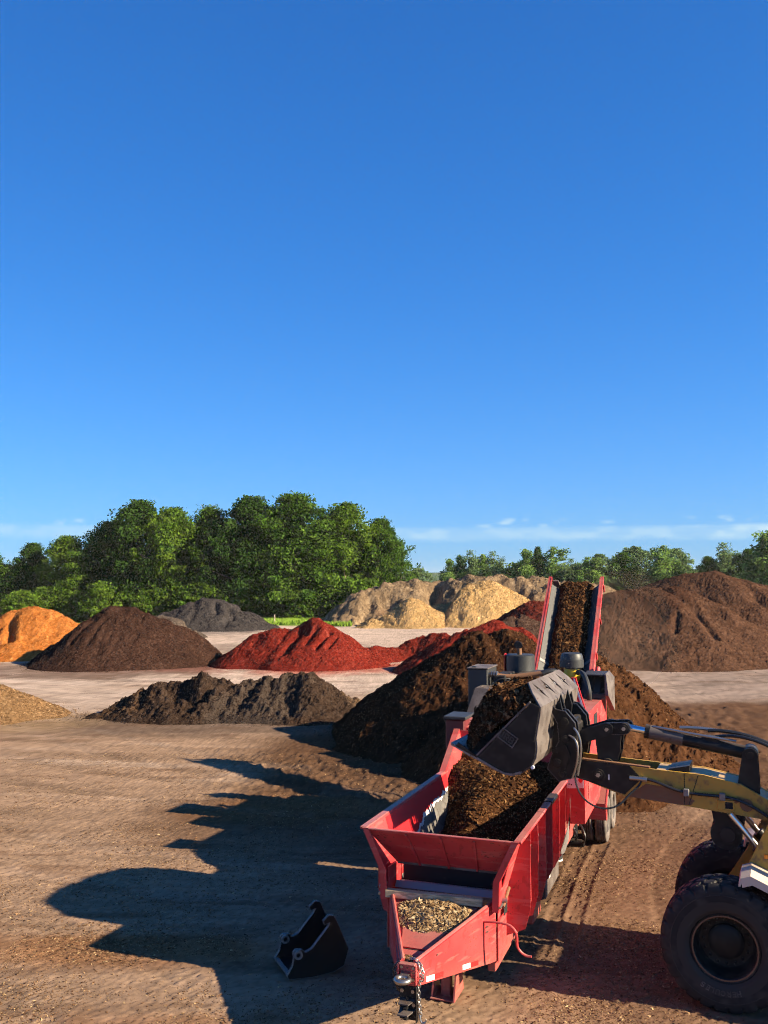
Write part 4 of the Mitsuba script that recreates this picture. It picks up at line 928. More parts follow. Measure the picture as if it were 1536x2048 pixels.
# fenders, axles and wheels
def tyre_mesh(R, W_, rim, n=56, ribs=4):
    h = W_ / 2
    prof = [(rim, -h * 0.72), (rim + 0.02, -h * 0.86), (R * 0.78, -h), (R * 0.93, -h * 0.93), (R * 0.985, -h * 0.82)]
    for i in range(ribs + 1):
        y = -h * 0.8 + 1.6 * h * i / ribs
        if i: prof += [(R, y - 0.012)]
        if 0 < i < ribs: prof += [(R - 0.02, y - 0.008), (R - 0.02, y + 0.008)]
        if i < ribs: prof += [(R, y + 0.012)]
    prof += [(R * 0.985, h * 0.82), (R * 0.93, h * 0.93), (R * 0.78, h), (rim + 0.02, h * 0.86), (rim, h * 0.72)]
    return lathe(prof, 'x', n)
TY = mikit.ply(tyre_mesh(0.43, 0.22, 0.235), 'dusty_rubber', smooth=40)
RIMM = mikit.ply(cat([lathe([(0.236, -0.09), (0.245, -0.095), (0.225, -0.075), (0.215, -0.02), (0.16, 0.0), (0.10, -0.03), (0.10, -0.08), (0, -0.085)], 'x', 32), lathe([(0.236, 0.09), (0.245, 0.095), (0.2, 0.06), (0.0, 0.05)], 'x', 32)] + [cyl((-0.015, 0.13 * math.cos(a), 0.13 * math.sin(a)), (0.02, 0.13 * math.cos(a), 0.13 * math.sin(a)), 0.012, 6) for a in np.arange(8) * PI / 4]), 'dusty_steel', smooth=35)
for u in (8.5, 9.55):
    for s in (1, -1):
        for w in (1.055, 0.795):
            kw = key_of(f'{TR}__wheel')
            mt = TF.mat(u, s * w, 0.425, flip=(s == 1))
            scene[kw + '__tyre'] = {**TY, 'to_world': mt}
            scene[kw + '__rim'] = {**RIMM, 'to_world': mt}
            labels[kw] = {}
for u in (8.5, 9.55):
    tp('axle', cyl((u, -1.0, 0.425), (u, 1.0, 0.425), 0.055, 12), 'black_steel')
for s in (1, -1):
    f_ = tp('fender', [hull([(u, s * w, z) for u, z in ((7.80, 0.86), (8.15, 1.09), (8.15, 1.075), (7.80, 0.845)) for w in (0.68, 1.2)]), hull([(u, s * w, z) for u in (8.15, 10.0) for z in (1.075, 1.09) for w in (0.68, 1.2)]), bx((7.795, s * 0.68, 0.56), (7.81, s * 1.2, 0.86), 0.003)], 'red_paint')
    add(f_ + '__edge', [prism([(7.80, 0.56), (7.80, 0.87), (8.15, 1.10), (10.0, 1.10), (10.0, 1.03), (8.2, 1.03), (7.9, 0.83), (7.9, 0.56)], s * 1.2 - 0.008, s * 1.2 + 0.008)], 'red_paint', TF)
    add(f_ + '__tie_down', tube([(7.78, s * 0.80, 0.74), (7.75, s * 0.82, 0.70), (7.76, s * 0.88, 0.71), (7.78, s * 0.90, 0.75)], 0.012, 6, sub=10), 'bare_metal', TF)
tp('hydraulic_motor', [cyl((7.45, 0.30, 0.20), (7.45, 0.56, 0.20), 0.09, 18), cyl((7.45, 0.56, 0.20), (7.45, 0.80, 0.20), 0.075, 18), cyl((7.45, 0.80, 0.2), (7.45, 0.84, 0.2), 0.06, 14), bx((7.35, 0.25, 0.3), (7.7, 0.7, 0.5), 0.03)], 'black_steel')
tp('hydraulic_motor__hose', [tube([(7.4, 0.80, 0.22), (7.3, 0.88, 0.36), (7.4, 0.80, 0.52), (7.6, 0.6, 0.55)], 0.018, 6, sub=16), tube([(7.38, 0.7, 0.27), (7.28, 0.72, 0.42), (7.45, 0.5, 0.5)], 0.018, 6, sub=16), tube([(7.35, 0.4, 0.3), (7.2, 0.3, 0.45), (7.4, 0.2, 0.5)], 0.022, 6, sub=16)], 'black_hose')
tp('filter_canister', [cyl((4.75, 0.78, 0.66), (4.75, 0.78, 0.92), 0.10, 20)], 'charcoal')
tp('filter_canister__band', [cyl((4.75, 0.78, 0.66), (4.75, 0.78, 0.685), 0.104, 20)], 'white_paint')

# discharge conveyor
C0, C1 = np.array([8.6, 1.22]), np.array([12.84, 5.06])
cd = (C1 - C0) / np.linalg.norm(C1 - C0)
cn = np.array([-cd[1], cd[0]])
CL = np.linalg.norm(C1 - C0)
def cv(s, w, h):
    """A point of the conveyor: along, across, above the rails' top line."""
    q = C0 + cd * s + cn * h
    return (q[0], w, q[1])
def cbox(s0, s1, w0, w1, h0, h1): return hull([cv(s, w, h) for s in (s0, s1) for w in (w0, w1) for h in (h0, h1)])
cvk = tp('conveyor', cbox(0, CL - 0.25, -0.56, 0.56, -0.36, -0.33), 'black_steel')
for s in (-1, 1):
    r = add(cvk + '__rail', [hull([cv(a, s * w, h) for a, h0 in ((0, -0.42), (CL, -0.05)) for w in (0.585, 0.66) for h in (h0, 0)]), cbox(0, CL - 0.05, s * 0.57, s * 0.60, -0.02, 0.01)], 'red_paint', TF, smooth=False)
    for a in np.arange(1.0, CL - 0.3, 1.1):
        add(r + '__gusset', cbox(a, a + 0.05, s * 0.655, s * 0.69, -0.22, -0.02), 'red_paint', TF)
    sk = add(cvk + '__skirt', [plate([cv(0.2, s * 0.57, -0.06), cv(3.02, s * 0.57, -0.06), cv(3.02, s * 0.37, -0.27), cv(0.2, s * 0.37, -0.27)], 0.01), plate([cv(3.06, s * 0.565, -0.06), cv(CL - 0.22, s * 0.565, -0.06), cv(CL - 0.22, s * 0.37, -0.26), cv(3.06, s * 0.37, -0.26)], 0.01)], 'grey_plastic', TF, smooth=False)
    add(sk + '__joint', plate([cv(3.0, s * 0.56, -0.055), cv(3.08, s * 0.56, -0.055), cv(3.08, s * 0.37, -0.25), cv(3.0, s * 0.37, -0.25)], 0.012), 'worn_steel', TF)
add(cvk + '__belt', cbox(0.1, CL - 0.12, -0.50, 0.50, -0.31, -0.28), 'rubber', TF)
q0, q1 = cv(CL - 0.16, -0.52, -0.40), cv(CL - 0.16, 0.52, -0.40)
add(cvk + '__head_pulley', cyl(q0, q1, 0.125, 24), 'black_steel', TF)
add(cvk + '__end_shield', cbox(CL - 0.1, CL - 0.06, -0.56, -0.42, -0.28, -0.06), 'dusty_steel', TF)
add(cvk + '__truss', [tube([cv(0.5, s * 0.6, -0.4), cv(1.8, s * 0.6, -0.9), cv(3.2, s * 0.6, -0.35)], 0.03, 8) for s in (-1, 1)], 'red_paint', TF)
add(cvk + '__lift_cylinder', tube([(9.6, 0.83, 2.75), cv(2.45, 0.75, -0.05)], 0.035, 12), 'bare_metal', TF)
add(cvk + '__lift_cylinder__barrel', tube([cv(1.95, 0.755, -0.13), cv(2.75, 0.75, 0.02)], 0.055, 14), 'red_paint', TF)
add(cvk + '__hydraulic_hose', [tube([(9.5, 0.80, 2.7), (10.0, 0.70, 2.95), cv(2.1, 0.70, -0.2), cv(2.7, 0.72, -0.1)], 0.014, 6, sub=20), tube([(9.3, 0.9, 2.7), (9.8, 0.86, 2.8), cv(1.6, 0.84, -0.1), cv(2.3, 0.8, -0.1)], 0.014, 6, sub=20)], 'black_hose', TF)

# what lies on and in the trailer
def bark_bed(name, label, P, cols, seed, nchips, size, category='bark mulch', keep=None, rough=0.02, fr=TF):
    """A layer of bark over a (rows, columns, 3) grid of local points, roughened along its normals, with loose chips."""
    rg_ = np.random.default_rng(seed)
    e1, e2 = np.gradient(P, axis=0), np.gradient(P, axis=1)
    nn = np.cross(e1, e2)
    nn /= np.linalg.norm(nn, axis=2, keepdims=True) + 1e-9
    nn *= np.sign(nn[..., 2:3].mean())
    a = nz(P[..., 0] * 16, P[..., 1] * 16, P[..., 2] * 16, seed, 3) - 0.5
    P = P + nn * (a * 2.6 * rough + rg_.normal(0, 0.3, a.shape) * rough)[..., None]
    m, us_ = grid_mesh(P, keep)
    f2 = nz(P[..., 0] * 22, P[..., 1] * 22, P[..., 2] * 22, seed + 1, 2) * 0.6 + rg_.random(a.shape) * 0.4
    c = lerp(np.array(cols[1]) * 0.7, np.array(cols[0]), sstep(0.3, 0.7, f2)).reshape(-1, 3)[us_]
    k_ = add(name, m, 'vertex_diffuse', fr, smooth=True, color=c)
    tag(k_, label, category)
    wm = trimesh.Trimesh(fr.W(m.vertices), m.faces[:, ::-1], process=False)
    if wm.face_normals[:, 2].mean() < 0: wm = trimesh.Trimesh(wm.vertices, wm.faces[:, ::-1], process=False)
    cm_, cc_ = chips(wm, nchips, size[0], size[1], cols, seed + 2, 0.45)
    q_ = add(k_ + '__loose_chips', cm_, 'vertex_diffuse', smooth=False, color=cc_)
    tag(q_, kind='stuff')
    return k_
U, Wd = np.meshgrid(np.arange(1.95, 5.36, 0.03), np.arange(-0.93, 0.931, 0.03), indexing='ij')
Hh = np.interp(U, [1.4, 1.9, 2.4, 3.0, 3.8, 4.6, 5.4], [1.09, 1.09, 1.10, 1.24, 1.55, 1.9, 2.1]) + 0.22 * np.exp(-((U - 3.3) / 0.6) ** 2 - ((Wd + 0.25) / 0.35) ** 2) + 0.14 * (nz(U * 2.2, Wd * 2.2, 0, 90, 3) - 0.5) - 0.30 * sstep(-0.30, -0.85, Wd) * sstep(4.9, 3.6, U) - 0.10 * Wd ** 2 - 0.10 * Wd * sstep(2.0, 3.5, U)
Hh = np.maximum(Hh, 1.075)
lim = 0.90 - np.maximum(RIM - Hh, 0) / (RIM - FL) * 0.25
bark_bed('hopper_mulch', 'reddish brown bark mulch filling the rear of the red feed hopper', np.stack([U, np.clip(Wd, -lim, lim), Hh], -1), BARK, 301, 15000, (0.03, 0.085))
U, Wd = np.meshgrid(np.arange(0.15, 1.06, 0.018), np.arange(-0.62, 0.60, 0.018), indexing='ij')
edge = np.hypot((U - 0.72) / 0.36, (Wd - 0.0) / 0.50)
Hh = dz(U) + 0.012 + 0.095 * np.clip(1 - edge ** 2 + 0.5 * (nz(U * 7, Wd * 7, 0, 91, 3) - 0.5), -0.25, 1)
okk = (np.abs(Wd) < (0.08 + (U + 0.33) * 0.379) * 0.92)
bark_bed('spilled_chips', 'spill of pale wood chips and bark lying on the trailer tongue deck', np.stack([U, Wd, np.where(okk, Hh, dz(U) - 0.02)], -1), [(0.44, 0.30, 0.16), (0.30, 0.18, 0.085), (0.58, 0.43, 0.25), (0.14, 0.08, 0.045), (0.36, 0.23, 0.12)], 311, 4200, (0.03, 0.07), 'wood chips', (Hh > dz(U) + 0.012) & okk, rough=0.012)
U, Wd = np.meshgrid(np.arange(-0.33, -0.12, 0.015), np.arange(-0.09, 0.1, 0.015), indexing='ij')
Hh = dz(U) + 0.01 + 0.05 * np.clip(1 - np.hypot((U + 0.24) / 0.1, Wd / 0.09) ** 2, -0.3, 1)
bark_bed('hitch_debris', 'small heap of bark crumbs on the nose of the tongue behind the tow ring', np.stack([U, Wd, Hh], -1), LITTER, 316, 240, (0.02, 0.05), 'wood chips', Hh > dz(U) + 0.012, rough=0.008)
tag(add('timber_beam', trimesh.Trimesh(bx((-0.045, -0.625, 0.0), (0.045, 0.575, 0.092), 0.006).vertices @ np.array([[1, -0.045, 0], [0.045, 1, 0], [0, 0, 1]]) + [1.02, -0.05, 1.125], bx((-0.045, -0.625, 0.0), (0.045, 0.575, 0.092), 0.006).faces, process=False), 'weathered_wood', TF, smooth=False), 'weathered square timber beam laid across the trailer deck in front of the hopper', 'timber')
S_, Wd = np.meshgrid(np.arange(0.9, CL - 0.02, 0.025), np.arange(-0.42, 0.421, 0.025), indexing='ij')
ed = np.clip((0.40 + 0.05 * (nz(S_ * 5, Wd * 0, 0, 95, 3) - 0.5) * 2 - np.abs(Wd)) / 0.16, 0, 1) ** 0.6
hh = -0.28 + 0.19 * ed + 0.06 * (nz(S_ * 4, Wd * 4, 0, 96, 3) - 0.5) - 0.6 * np.clip(S_ - (CL - 0.16), 0, 1)
q = C0[None, None] + S_[..., None] * cd + hh[..., None] * cn
bark_bed('conveyor_mulch', 'thick carpet of reddish bark riding up the steep conveyor belt', np.stack([q[..., 0], Wd, q[..., 1]], -1), BARK, 321, 11000, (0.03, 0.075))
#@@LOADER
# ---------------------------------------------------------------- the wheel loader
WL = tag('wheel_loader', 'dirty yellow wheel loader at the right edge tipping a full bucket into the red trailer', 'wheel loader')
def lp(part, mesh, bsdf, **k): return add(f'{WL}__{part}', mesh, bsdf, LF, **k)

# big tyres with a block tread
def big_tyre(R, W_, rim, n=288):
    h = W_ / 2
    side = [(rim - 0.02, 0.62), (rim, 0.74), (rim + 0.035, 0.80), (rim + 0.07, 0.93), (R * 0.72, 1.0), (R * 0.80, 1.0), (R * 0.87, 0.985), (R * 0.92, 0.965), (R * 0.955, 0.93), (R * 0.978, 0.875)]
    y = np.linspace(-0.82, 0.82, 30)
    prof = [(r, -k * h) for r, k in side] + [(R * (1 - 0.022 * abs(q) ** 2.5), q * h) for q in y] + [(r, k * h) for r, k in side[::-1]]
    prof = np.array(prof)
    th = np.arange(n) * 2 * PI / n
    TH, PY = np.meshgrid(th, prof[:, 1])
    PR = np.broadcast_to(prof[:, :1], TH.shape).copy()
    # grooves between staggered, bent blocks
    m = 26
    a = TH * m / (2 * PI)
    row = PY / (W_ * 0.232)
    best, sec = np.full(TH.shape, 9.0), np.full(TH.shape, 9.0)
    for rr in range(-3, 4):
        for da in (-1, 0, 1, 2):
            ca = np.floor(a) + da + (0.5 if rr % 2 else 0.0)
            d = np.hypot((a - ca) * 1.15 + 0.18 * np.sin(row * 2.2), row - rr)
            sec = np.where(d < best, best, np.minimum(sec, d))
            best = np.minimum(best, d)
    groove = sstep(0.28, 0.13, sec - best)
    ontread = sstep(0.865, 0.925, PR / R) 
    PR = PR - 0.036 * groove * ontread
    # two thin ribs on the sidewall
    v = np.stack([PY, PR * np.cos(TH), PR * np.sin(TH)], -1).reshape(-1, 3)
    f = []
    i = np.arange(len(prof) * n).reshape(len(prof), n)
    q = np.stack([i[:-1], np.roll(i[:-1], -1, 1), np.roll(i[1:], -1, 1), i[1:]], -1).reshape(-1, 4)
    return trimesh.Trimesh(v, np.vstack([q[:, [0, 1, 2]], q[:, [0, 2, 3]]]), process=False)
TR_, TW = 0.735, 0.52
BT = mikit.ply(big_tyre(TR_, TW, 0.36), 'rubber', smooth=30)
RB = mikit.ply(cat([lathe([(0.398, -0.222), (0.405, -0.226), (0.43, -0.246), (0.455, -0.2545), (0.525, -0.2625), (0.533, -0.260)], 'x', 72), lathe([(0.60, -0.2605), (0.606, -0.264), (0.612, -0.2595)], 'x', 72)]), 'sidewall_rubber', smooth=40)
RM = mikit.ply(cat([lathe([(0.372, -0.19), (0.385, -0.225), (0.365, -0.222), (0.345, -0.205), (0.335, -0.18), (0.33, 0.0), (0.30, 0.045), (0.20, 0.05), (0.20, 0.0), (0.15, -0.03), (0, -0.035)], 'x', 64), lathe([(0.372, 0.19), (0.385, 0.225), (0.33, 0.16), (0.33, 0.06), (0, 0.07)], 'x', 48)]), 'black_steel', smooth=35)
RE = mikit.ply(lathe([(0.352, -0.2215), (0.358, -0.2265), (0.366, -0.2262), (0.370, -0.2225)], 'x', 72), 'rust', smooth=40)
LUG = mikit.ply(cat([cyl((0.05, 0.255 * math.cos(a), 0.255 * math.sin(a)), (0.015, 0.255 * math.cos(a), 0.255 * math.sin(a)), 0.016, 6) for a in np.arange(16) * PI / 8]), 'black_steel', smooth=False)
LTS = []
word = 'HERCULES'
for rot0 in (-PI / 2 + 0.12,):
    let = []
    for i, chh in enumerate(word):
        a = rot0 + (i - 3.5) * 0.118
        tm = meshkit.text_mesh(chh, 0.056, 0.009, bold=True)
        v = tm.vertices.copy()
        v[:, 0] -= v[:, 0].mean()
        rad, tan = np.array([0, math.cos(a), math.sin(a)]), np.array([0, -math.sin(a), math.cos(a)])
        P = np.array([-0.2605, 0, 0]) + (0.462 + v[:, 1:2]) * rad + v[:, :1] * tan + v[:, 2:3] * np.array([-1.0, 0, 0])
        let.append(trimesh.Trimesh(P, tm.faces, process=False))
    LTS.append(mikit.ply(cat(let), 'dusty_rubber', smooth=False))
# lettering is mapped through a mirror-free matrix: local x points to the near side
for u in (0.0, -2.85):
    for s in (-1, 1):
        kw = key_of(f'{WL}__wheel')
        labels[kw] = {}
        mt = LF.mat(u - 0.06, s * 0.86, 0.725, flip=(s == 1))
        scene[kw + '__tyre'] = {**BT, 'to_world': mt}
        scene[kw + '__rim'] = {**RM, 'to_world': mt}
        scene[kw + '__rim_edge'] = {**RE, 'to_world': mt}
        scene[kw + '__sidewall_rib'] = {**RB, 'to_world': mt}
        scene[kw + '__wheel_nut'] = {**LUG, 'to_world': mt}
        if s == -1:
            for LT in LTS: scene[key_of(kw + '__lettering')] = {**LT, 'to_world': mt}
for u in (-0.06, -2.91):
    lp('axle', [cyl((u, -0.75, 0.725), (u, 0.75, 0.725), 0.16, 18), cyl((u, -0.3, 0.725), (u, 0.3, 0.725), 0.26, 18)], 'black_steel')
# fenders over the front wheels: dusty cream tops with a turned down front lip
for s in (-1, 1):
    arc = [(-0.25, 1.56), (-0.36, 1.60), (-0.55, 1.52), (-0.80, 1.33), (-0.98, 1.08)]
    fd = lp('fender', [hull([(u, s * w, z + dzz) for (u, z) in arc[i:i + 2] for w in (0.58, 1.13) for dzz in (-0.03, 0.0)]) for i in range(len(arc) - 1)] + [prism([(arc[0][0], arc[0][1])] + arc[1:] + [(u - 0.02, z - 0.10) for u, z in arc[::-1]], min(s * 1.13, s * 1.155), max(s * 1.13, s * 1.155)), hull([(u, s * w, z) for w in (0.58, 1.15) for u, z in ((-0.25, 1.56), (-0.275, 1.56), (-0.225, 1.47), (-0.25, 1.47))])], 'cream_paint', smooth=30)
# front frame tower
lp('front_frame', [prism([(-0.27, 1.46), (-0.55, 2.05), (-0.72, 2.25), (-1.35, 2.25), (-1.45, 1.2), (-1.2, 0.55), (0.1, 0.55), (0.05, 0.95)], -0.57, -0.50), prism([(-0.27, 1.46), (-0.55, 2.05), (-0.72, 2.25), (-1.35, 2.25), (-1.45, 1.2), (-1.2, 0.55), (0.1, 0.55), (0.05, 0.95)], 0.50, 0.57), bx((-1.3, -0.5, 0.55), (-0.05, 0.5, 1.0), 0.03)], 'yellow_paint')
lp('front_frame__reflector', bx((-0.62, -0.585, 1.66), (-0.50, -0.572, 1.71), 0.004), 'amber')
for s in (-1, 1): lp('headlight', bx((-0.75, s * 0.66 - 0.1, 2.3), (-0.62, s * 0.66 + 0.1, 2.5), 0.02), 'charcoal')
# boom: one broad box arm
top = [(1.80, 2.60), (1.5, 2.585), (0.77, 2.55), (0.2, 2.53), (-0.24, 2.45), (-0.56, 2.28), (-1.15, 1.95)]
bot = [(1.83, 2.39), (1.53, 2.29), (1.17, 2.18), (0.48, 2.13), (-0.55, 2.04), (-1.2, 1.72)]
BM = lp('boom', [prism(top + bot[::-1], -0.27, -0.235), prism(top + bot[::-1], 0.235, 0.27)] + [hull([(u, w, z + dzz) for (u, z) in top[i:i + 2] for w in (-0.235, 0.235) for dzz in (-0.03, -0.006)]) for i in range(2, 6)] + [hull([(u, w, z + dzz) for (u, z) in bot[i:i + 2] for w in (-0.235, 0.235) for dzz in (0.006, 0.03)]) for i in range(1, 5)], 'yellow_paint', smooth=30)
add(BM + '__worn_nose', [prism([(1.84, 2.61), (1.5, 2.59), (1.1, 2.57), (0.95, 2.42), (1.17, 2.20), (1.53, 2.30), (1.85, 2.38)], -0.276, -0.2705)], 'black_steel', LF)
add(BM + '__dark_patch', prism([(1.15, 2.18), (0.98, 2.30), (0.90, 2.36), (0.55, 2.33), (0.30, 2.20), (0.35, 2.142), (0.48, 2.132)], -0.2735, -0.2705), 'rust', LF)
for u, z, r in ((1.50, 2.43, 0.075), (1.50, 2.43, 0.05)):
    add(BM + '__pin', [cyl((u, -0.30 - (0.075 - r), z), (u, -0.27, z), r, 24)], 'black_steel', LF)
add(BM + '__pin_bolt', cyl((1.50, -0.345, 2.43), (1.50, -0.32, 2.43), 0.028, 6), 'bare_metal', LF)
add(BM + '__grease_strip', bx((1.36, -0.282, 2.37), (1.38, -0.276, 2.44), 0.001), 'white_paint', LF)
add(BM + '__access_plate', [bx((-0.17, -0.286, 2.12), (0.03, -0.27, 2.24), 0.008)], 'yellow_paint', LF)
add(BM + '__access_plate__opening', bx((-0.15, -0.291, 2.14), (-0.06, -0.2865, 2.22), 0.001), 'dark_void', LF)
add(BM + '__boss', [cyl((-0.31, -0.29, 2.20), (-0.31, -0.27, 2.20), 0.075, 22), cyl((-0.19, -0.283, 2.245), (-0.19, -0.27, 2.245), 0.032, 14)], 'rust', LF)
for u in (0.42, 0.25):
    add(BM + '__weld_seam', hull([(u + du + 0.12 * (k) * (u < 0.3), -0.2725 + e, z) for du in (0, 0.008) for k, z in ((0, 2.52), (1, 2.14)) for e in (0, -0.003)]), 'black_steel', LF)
hose_y = -0.30
add(BM + '__hydraulic_hose', tube([(0.98, hose_y, 2.42), (0.80, hose_y, 2.41), (0.55, hose_y - 0.01, 2.33), (0.40, hose_y, 2.30), (0.10, hose_y - 0.01, 2.29), (-0.05, hose_y, 2.285), (-0.3, hose_y - 0.01, 2.23), (-0.52, hose_y, 2.11), (-0.8, hose_y, 1.95)], 0.02, 8, sub=50), 'black_hose', LF)
add(BM + '__hydraulic_hose__fitting', [cyl((1.10, hose_y, 2.425), (0.93, hose_y, 2.42), 0.03, 12), cyl((0.93, hose_y, 2.42), (0.88, hose_y, 2.417), 0.036, 8)], 'bare_metal', LF)
for u, z in ((0.40, 2.30), (-0.03, 2.285)):
    add(BM + '__hose_clamp', bx((u - 0.035, -0.335, z - 0.045), (u + 0.035, -0.27, z + 0.045), 0.008), 'worn_steel', LF)
add(BM + '__spilled_bark', [hull([(u, w, z + dzz) for (u, z) in ((1.72, 2.605), (0.85, 2.56)) for w in (-0.26, -0.19) for dzz in (0, 0.015)])], 'rust', LF)
add(BM + '__cross_plate', [hull([(0.62, -0.2, 2.56), (0.62, 0.2, 2.56), (0.36, -0.22, 2.62), (0.36, 0.22, 2.62), (0.36, -0.22, 2.54), (0.36, 0.22, 2.54), (0.62, 0.2, 2.54), (0.62, -0.2, 2.54)])], 'black_steel', LF)
# tower, tilt cylinder, bell crank and link
for s in (-1, 1):
    lp('cylinder_tower', [prism(unary_union([Polygon([(-0.20, 2.38), (-0.47, 2.28), (-0.45, 2.78), (-0.27, 2.80)]), Point(-0.36, 2.79).buffer(0.095)]), s * 0.165 - 0.02, s * 0.165 + 0.02)], 'black_steel')
lp('cylinder_tower__pin', [cyl((-0.36, -0.20, 2.79), (-0.36, 0.20, 2.79), 0.05, 18)], 'black_steel')
tc = lp('tilt_cylinder', [cyl((0.90, 0, 2.985), (-0.36, 0, 2.79), 0.084, 26), cyl((-0.36, -0.12, 2.79), (-0.36, 0.12, 2.79), 0.10, 22), cyl((0.93, 0, 2.99), (0.88, 0, 2.982), 0.092, 26)], 'black_steel')
add(tc + '__rod', cyl((1.16, 0, 3.025), (0.88, 0, 2.982), 0.045, 20), 'chrome', LF)
add(tc + '__feed_pipe', [tube([(0.82, -0.03, 3.06), (0.6, -0.06, 3.035), (0.2, -0.06, 2.985), (-0.2, -0.05, 2.94)], 0.017, 8), tube([(0.5, 0.08, 3.05), (0.2, 0.10, 3.05), (-0.3, 0.12, 2.98), (-0.9, 0.14, 2.75)], 0.024, 8, sub=20)], 'bare_metal', LF)
add(tc + '__dusty_sleeve', cyl((0.87, 0, 2.982), (0.45, 0, 2.915), 0.090, 26), 'dusty_steel', LF)
add(tc + '__valve_block', bx((0.0, -0.06, 2.90), (0.18, 0.06, 2.985), 0.01), 'black_steel', LF)
add(tc + '__feed_hose', [tube([(0.05, 0.0, 2.97), (-0.2, -0.04, 3.0), (-0.6, -0.08, 2.9), (-1.0, -0.1, 2.6)], 0.022, 8, sub=24), tube([(0.15, 0.09, 3.03), (-0.2, 0.1, 3.02), (-0.7, 0.12, 2.85), (-1.1, 0.1, 2.55)], 0.025, 8, sub=24)], 'black_hose', LF)
bc = []
for s in (-1, 1):
    bc.append(prism(unary_union([LineString([(1.18, 3.03), (1.40, 3.01)]).buffer(0.08), Polygon([(1.25, 3.0), (1.48, 3.0), (1.53, 2.86), (1.50, 2.60), (1.40, 2.52), (1.31, 2.58), (1.27, 2.72)]).buffer(0.03)]), s * 0.13 - 0.02, s * 0.13 + 0.02))
bk = lp('bell_crank', bc + [cyl((1.40, -0.2, 2.55), (1.40, 0.2, 2.55), 0.08, 20)], 'black_steel', smooth=30)
for u, z in ((1.18, 3.03), (1.40, 3.01)):
    add(bk + '__pin', [cyl((u, -0.19, z), (u, -0.15, z), 0.068, 22), cyl((u, -0.21, z), (u, -0.19, z), 0.045, 18), cyl((u, -0.15, z), (u, 0.15, z), 0.045, 14)], 'black_steel', LF)
    add(bk + '__pin__bolt', cyl((u, -0.225, z), (u, -0.21, z), 0.026, 6), 'bare_metal', LF)
lp('link_arm', [prism(LineString([(1.40, 3.01), (1.66, 2.92), (1.88, 2.84)]).buffer(0.085), s * 0.19 - 0.02, s * 0.19 + 0.02) for s in (-1, 1)], 'black_steel')
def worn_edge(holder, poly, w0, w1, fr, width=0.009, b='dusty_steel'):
    """Paint rubbed off along the rim of a plate: a thin bright band, edge glint put into its colour, just proud of its face."""
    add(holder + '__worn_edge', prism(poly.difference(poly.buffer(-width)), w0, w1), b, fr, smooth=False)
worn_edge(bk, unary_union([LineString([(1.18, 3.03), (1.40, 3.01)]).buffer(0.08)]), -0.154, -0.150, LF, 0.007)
# quick coupler and its plates
cp = lp('coupler', [prism(unary_union([Polygon([(1.80, 2.42), (1.98, 2.36), (2.12, 2.50), (2.05, 2.70), (1.96, 2.86), (1.98, 3.10), (2.10, 3.34), (2.02, 3.26), (1.90, 3.24), (1.78, 3.10), (1.74, 2.8)]).buffer(0.02)]), w - 0.022, w + 0.022) for w in (-0.46, -0.30, 0.30, 0.46)] + [bx((1.83, -0.46, 3.0), (1.93, 0.46, 3.12), 0.02), bx((1.84, -0.46, 2.5), (1.94, 0.46, 2.62), 0.02), bx((1.80, -0.28, 2.75), (1.88, 0.28, 3.05), 0.02)], 'black_steel', smooth=25)
CPP = unary_union([Polygon([(1.80, 2.42), (1.98, 2.36), (2.12, 2.50), (2.05, 2.70), (1.96, 2.86), (1.98, 3.10), (2.10, 3.34), (2.02, 3.26), (1.90, 3.24), (1.78, 3.10), (1.74, 2.8)]).buffer(0.02)])
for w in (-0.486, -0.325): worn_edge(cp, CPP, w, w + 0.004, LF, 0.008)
for u, z, r in ((1.90, 3.12, 0.055), (1.89, 2.90, 0.05), (2.0, 2.58, 0.055), (2.02, 2.74, 0.045), (1.93, 2.44, 0.045)):
    add(cp + '__pin', [cyl((u, -0.52, z), (u, -0.48, z), r, 20), cyl((u, -0.535, z), (u, -0.52, z), r * 0.6, 12)], 'black_steel', LF)
add(cp + '__lock_lever', [prism(LineString([(2.02, 2.74), (1.90, 2.80), (1.86, 2.70), (1.92, 2.52)]).buffer(0.03), -0.53, -0.50)], 'black_steel', LF)
add(cp + '__hose', [tube([(1.84, -0.50, 2.95), (1.74, -0.54, 2.88), (1.72, -0.55, 2.70), (1.76, -0.53, 2.52), (1.80, -0.52, 2.40)], 0.014, 6, sub=24), tube([(1.78, -0.48, 3.05), (1.70, -0.50, 2.92), (1.70, -0.5, 2.62), (1.73, -0.5, 2.44)], 0.014, 6, sub=24)], 'bare_metal', LF)
add(cp + '__loop_hose', tube([(1.76, -0.50, 2.48), (1.74, -0.52, 2.30), (1.62, -0.52, 2.13), (1.42, -0.50, 2.05), (1.22, -0.44, 2.10), (1.08, -0.36, 2.24), (0.98, -0.31, 2.34), (0.95, -0.30, 2.41)], 0.013, 7, sub=50), 'black_hose', LF)
